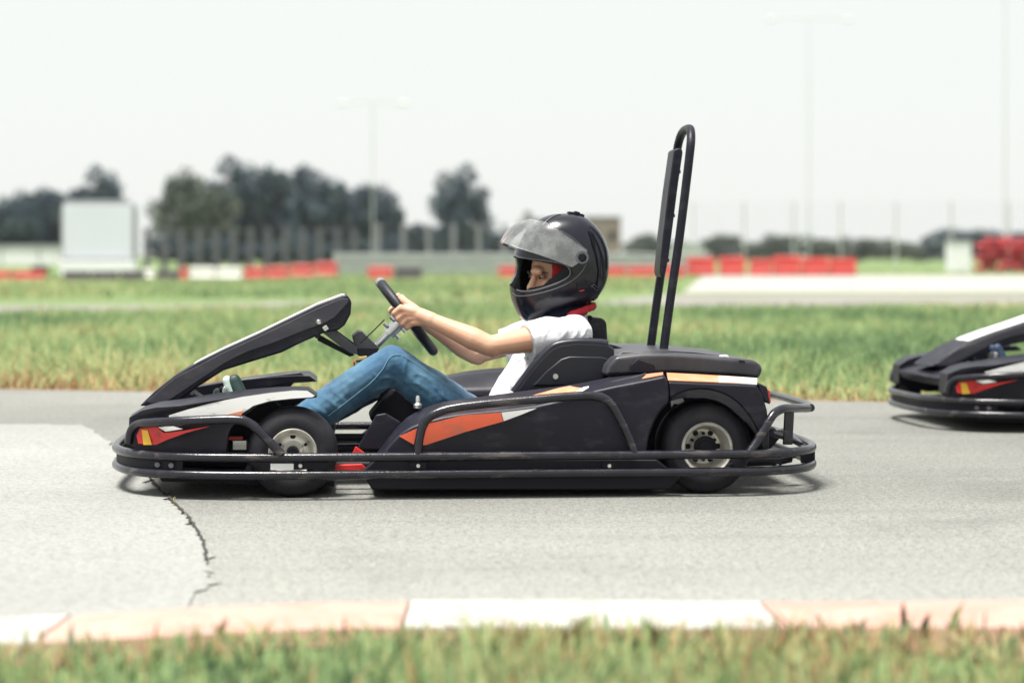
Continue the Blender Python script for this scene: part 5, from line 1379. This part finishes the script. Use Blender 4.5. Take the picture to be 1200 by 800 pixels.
for a in range(5):
    th = a * 1.256 + 0.4; tube([(0, 0, 0.26 + 0.05 * a), (0.14 * math.cos(th), 0.14 * math.sin(th), 0.42 + 0.05 * a), (0.28 * math.cos(th), 0.28 * math.sin(th), 0.52 + 0.06 * a)], [0.014, 0.009, 0.004], tmb, seg=6, smooth=2)
trunk_me = tmb.mesh('trunk'); trunk_me.materials.append(M['bark'])
TR = [(12, 232, 30, 165, 'dark', 'dark tree at the far left above the white trailer'), (44, 216, 32, 172, 'dark', 'dark round tree second from the far left above the trailer'),
      (82, 212, 38, 176, 'dark', 'dark tree rising directly behind the billboard'), (118, 197, 27, 170, 'dark', 'tallest dark tree of the left group, right behind the billboard top'),
      (212, 194, 30, 160, 'green', 'paler green tree at the left end of the big tree group'), (236, 202, 36, 168, 'green', 'paler green tree second in the big tree group'),
      (276, 186, 34, 172, 'dark', 'tall dark tree with pale gaps in the big tree group'), (312, 212, 26, 180, 'dark', 'lower dark tree between two tall ones in the big group'),
      (338, 184, 34, 174, 'dark', 'highest dark tree near the middle of the big tree group'), (374, 204, 32, 168, 'dark', 'dark tree right of the highest one in the big group'),
      (408, 207, 32, 172, 'dark', 'dark tree left of the light mast in the big group'), (444, 209, 28, 170, 'dark', 'dark tree at the right end of the big group by the light mast'),
      (540, 195, 31, 185, 'dark', 'lone dark tree standing apart left of the driver'),
      (482, 258, 24, 190, 'dark', 'low bushy tree between the big group and the lone tree'), (512, 262, 26, 192, 'dark', 'low bushy tree under the left side of the lone tree'),
      (562, 264, 26, 192, 'dark', 'low bushy tree under the right side of the lone tree'), (592, 268, 22, 196, 'dark', 'low bushy tree left of the helmet'),
      (625, 246, 20, 260, 'green', 'pale tree top peeping just above the raised visor'),
      (757, 272, 24, 230, 'green', 'small grey green tree left of the headrest hoop'), (790, 280, 20, 232, 'green', 'small grey green tree behind the headrest hoop'),
      (850, 272, 26, 230, 'green', 'small round tree above the free standing red block'), (882, 282, 20, 235, 'green', 'low tree between the small round tree and the mast'),
      (915, 272, 24, 230, 'green', 'small tree above the tallest red block'), (958, 274, 26, 236, 'green', 'small tree right beside the tall light mast'),
      (1003, 276, 28, 236, 'green', 'small tree right of the red block run'), (1042, 278, 24, 240, 'green', 'small tree two places left of the white cabinet'),
      (1075, 282, 20, 240, 'green', 'lowest small tree just left of the white cabinet'), (1112, 268, 26, 220, 'dark', 'dark small tree above the white cabinet'),
      (1150, 266, 28, 220, 'dark', 'dark small tree behind the left half of the tyre stack'), (1192, 268, 26, 222, 'dark', 'dark small tree behind the right half of the tyre stack'), (1235, 264, 28, 222, 'dark', 'dark small tree past the right edge of the tyre stack')]
for k_, px in enumerate((196, 226, 258, 290, 322, 356, 390, 424, 456)):
    TR.append((px, 274 + (k_ * 7) % 11, 25, 150, 'dark', 'low dark bush number in the row behind the closely set grey fence posts'))
BUSH = ['leftmost, under the pale green tree', 'second from the left, under the pale green pair', 'under the tall dark tree with gaps', 'under the lower dark tree', 'just left of the highest tree trunk', 'just right of the highest tree trunk', 'two places left of the light mast', 'right beside the light mast foot', 'rightmost, past the light mast']
TR = [t if not t[5].startswith('low dark bush number') else t[:5] + ('low bush behind the grey fence posts, ' + BUSH.pop(0),) for t in TR]
for i, (px, top, hw, dep, kind, lab) in enumerate(TR):
    e = empty('tree', W(px, dep), rz=random.uniform(0, 6.28)); ht = Zat(top, dep); hwm = hw / F * dep
    tag(e, lab, 'tree', 'trees beyond the circuit fence')
    t = bpy.data.objects.new('trunk', trunk_me); COL.objects.link(t); t.parent = e; t.scale = (ht, ht, ht * 0.95)
    c = bpy.data.objects.new('crown', CR[kind][i % len(CR[kind])]); COL.objects.link(c); c.parent = e
    c.scale = (hwm * 2.35, hwm * 2.35, ht * 1.0)

# ---------------- air
HAZE = True
if HAZE:
    mb = box((0, 150, 6.0), (420, 420, 14.2)); o = mb.obj('haze', None, None, smooth=False)
    m = bpy.data.materials.new('haze_air'); m.use_nodes = True; nt = m.node_tree; nt.nodes.clear()
    out = _n(nt, 'ShaderNodeOutputMaterial'); pv = _n(nt, 'ShaderNodeVolumePrincipled'); pv.inputs['Color'].default_value = (0.92, 0.95, 1.0, 1); pv.inputs['Density'].default_value = 0.00018; pv.inputs['Anisotropy'].default_value = 0.2
    nt.links.new(pv.outputs[0], out.inputs['Volume']); o.data.materials.append(m); o['kind'] = 'stuff'; tag(o, 'thin pale haze over the circuit', 'haze')

# ================================================================== LIGHT, WORLD, CAMERA
SUN_EL, SUN_AZ = RAD(75), RAD(230)       # high, veiled sun slightly to the left
wd = bpy.data.worlds.new('World'); SC.world = wd; wd.use_nodes = True; nt = wd.node_tree
bg = nt.nodes['Background']
sky = _n(nt, 'ShaderNodeTexSky'); sky.sky_type = 'NISHITA'; sky.sun_disc = False; sky.sun_elevation = SUN_EL; sky.sun_rotation = SUN_AZ; sky.air_density = 1.0; sky.dust_density = 3.0; sky.ozone_density = 1.0
mx = _n(nt, 'ShaderNodeMixRGB'); mx.inputs['Fac'].default_value = 0.90; mx.inputs['Color2'].default_value = (4.78, 4.90, 4.72, 1)     # cloud veil
nt.links.new(sky.outputs[0], mx.inputs['Color1']); nt.links.new(mx.outputs[0], bg.inputs['Color'])
bg.inputs['Strength'].default_value = 0.10
sun = bpy.data.lights.new('sun', 'SUN'); sun.energy = 4.4; sun.angle = RAD(19); sun.color = (1.0, 0.96, 0.90)
so = bpy.data.objects.new('sun', sun); COL.objects.link(so)
dirv = Vector((math.sin(SUN_AZ) * math.cos(SUN_EL), math.cos(SUN_AZ) * math.cos(SUN_EL), math.sin(SUN_EL)))
so.rotation_euler = (-dirv).to_track_quat('-Z', 'Y').to_euler(); so.location = (0, 0, 30)

cam = bpy.data.cameras.new('camera'); co = bpy.data.objects.new('camera', cam); COL.objects.link(co)
co.location = (0, 0, H); co.rotation_euler = (RAD(90), 0, 0)
cam.sensor_width = 36; cam.lens = 36 * F / 1200.0
cam.shift_y = -(400 - HOR) / 1200.0
cam.clip_start = 0.1; cam.clip_end = 6000
cam.dof.use_dof = True; cam.dof.focus_distance = 6.75; cam.dof.aperture_fstop = 2.1; cam.dof.aperture_blades = 9
SC.camera = co
vs_ = SC.view_settings; vs_.view_transform = 'Standard'; vs_.look = 'None'; vs_.gamma = 1.0; vs_.use_curve_mapping = False; vs_.exposure = 1.02
SC.cycles.use_denoising = True
SC.cycles.max_bounces = 8; SC.cycles.transparent_max_bounces = 12; SC.cycles.volume_bounces = 0
try:
    SC.cycles.denoising_input_passes = 'RGB_ALBEDO_NORMAL'
except Exception: pass
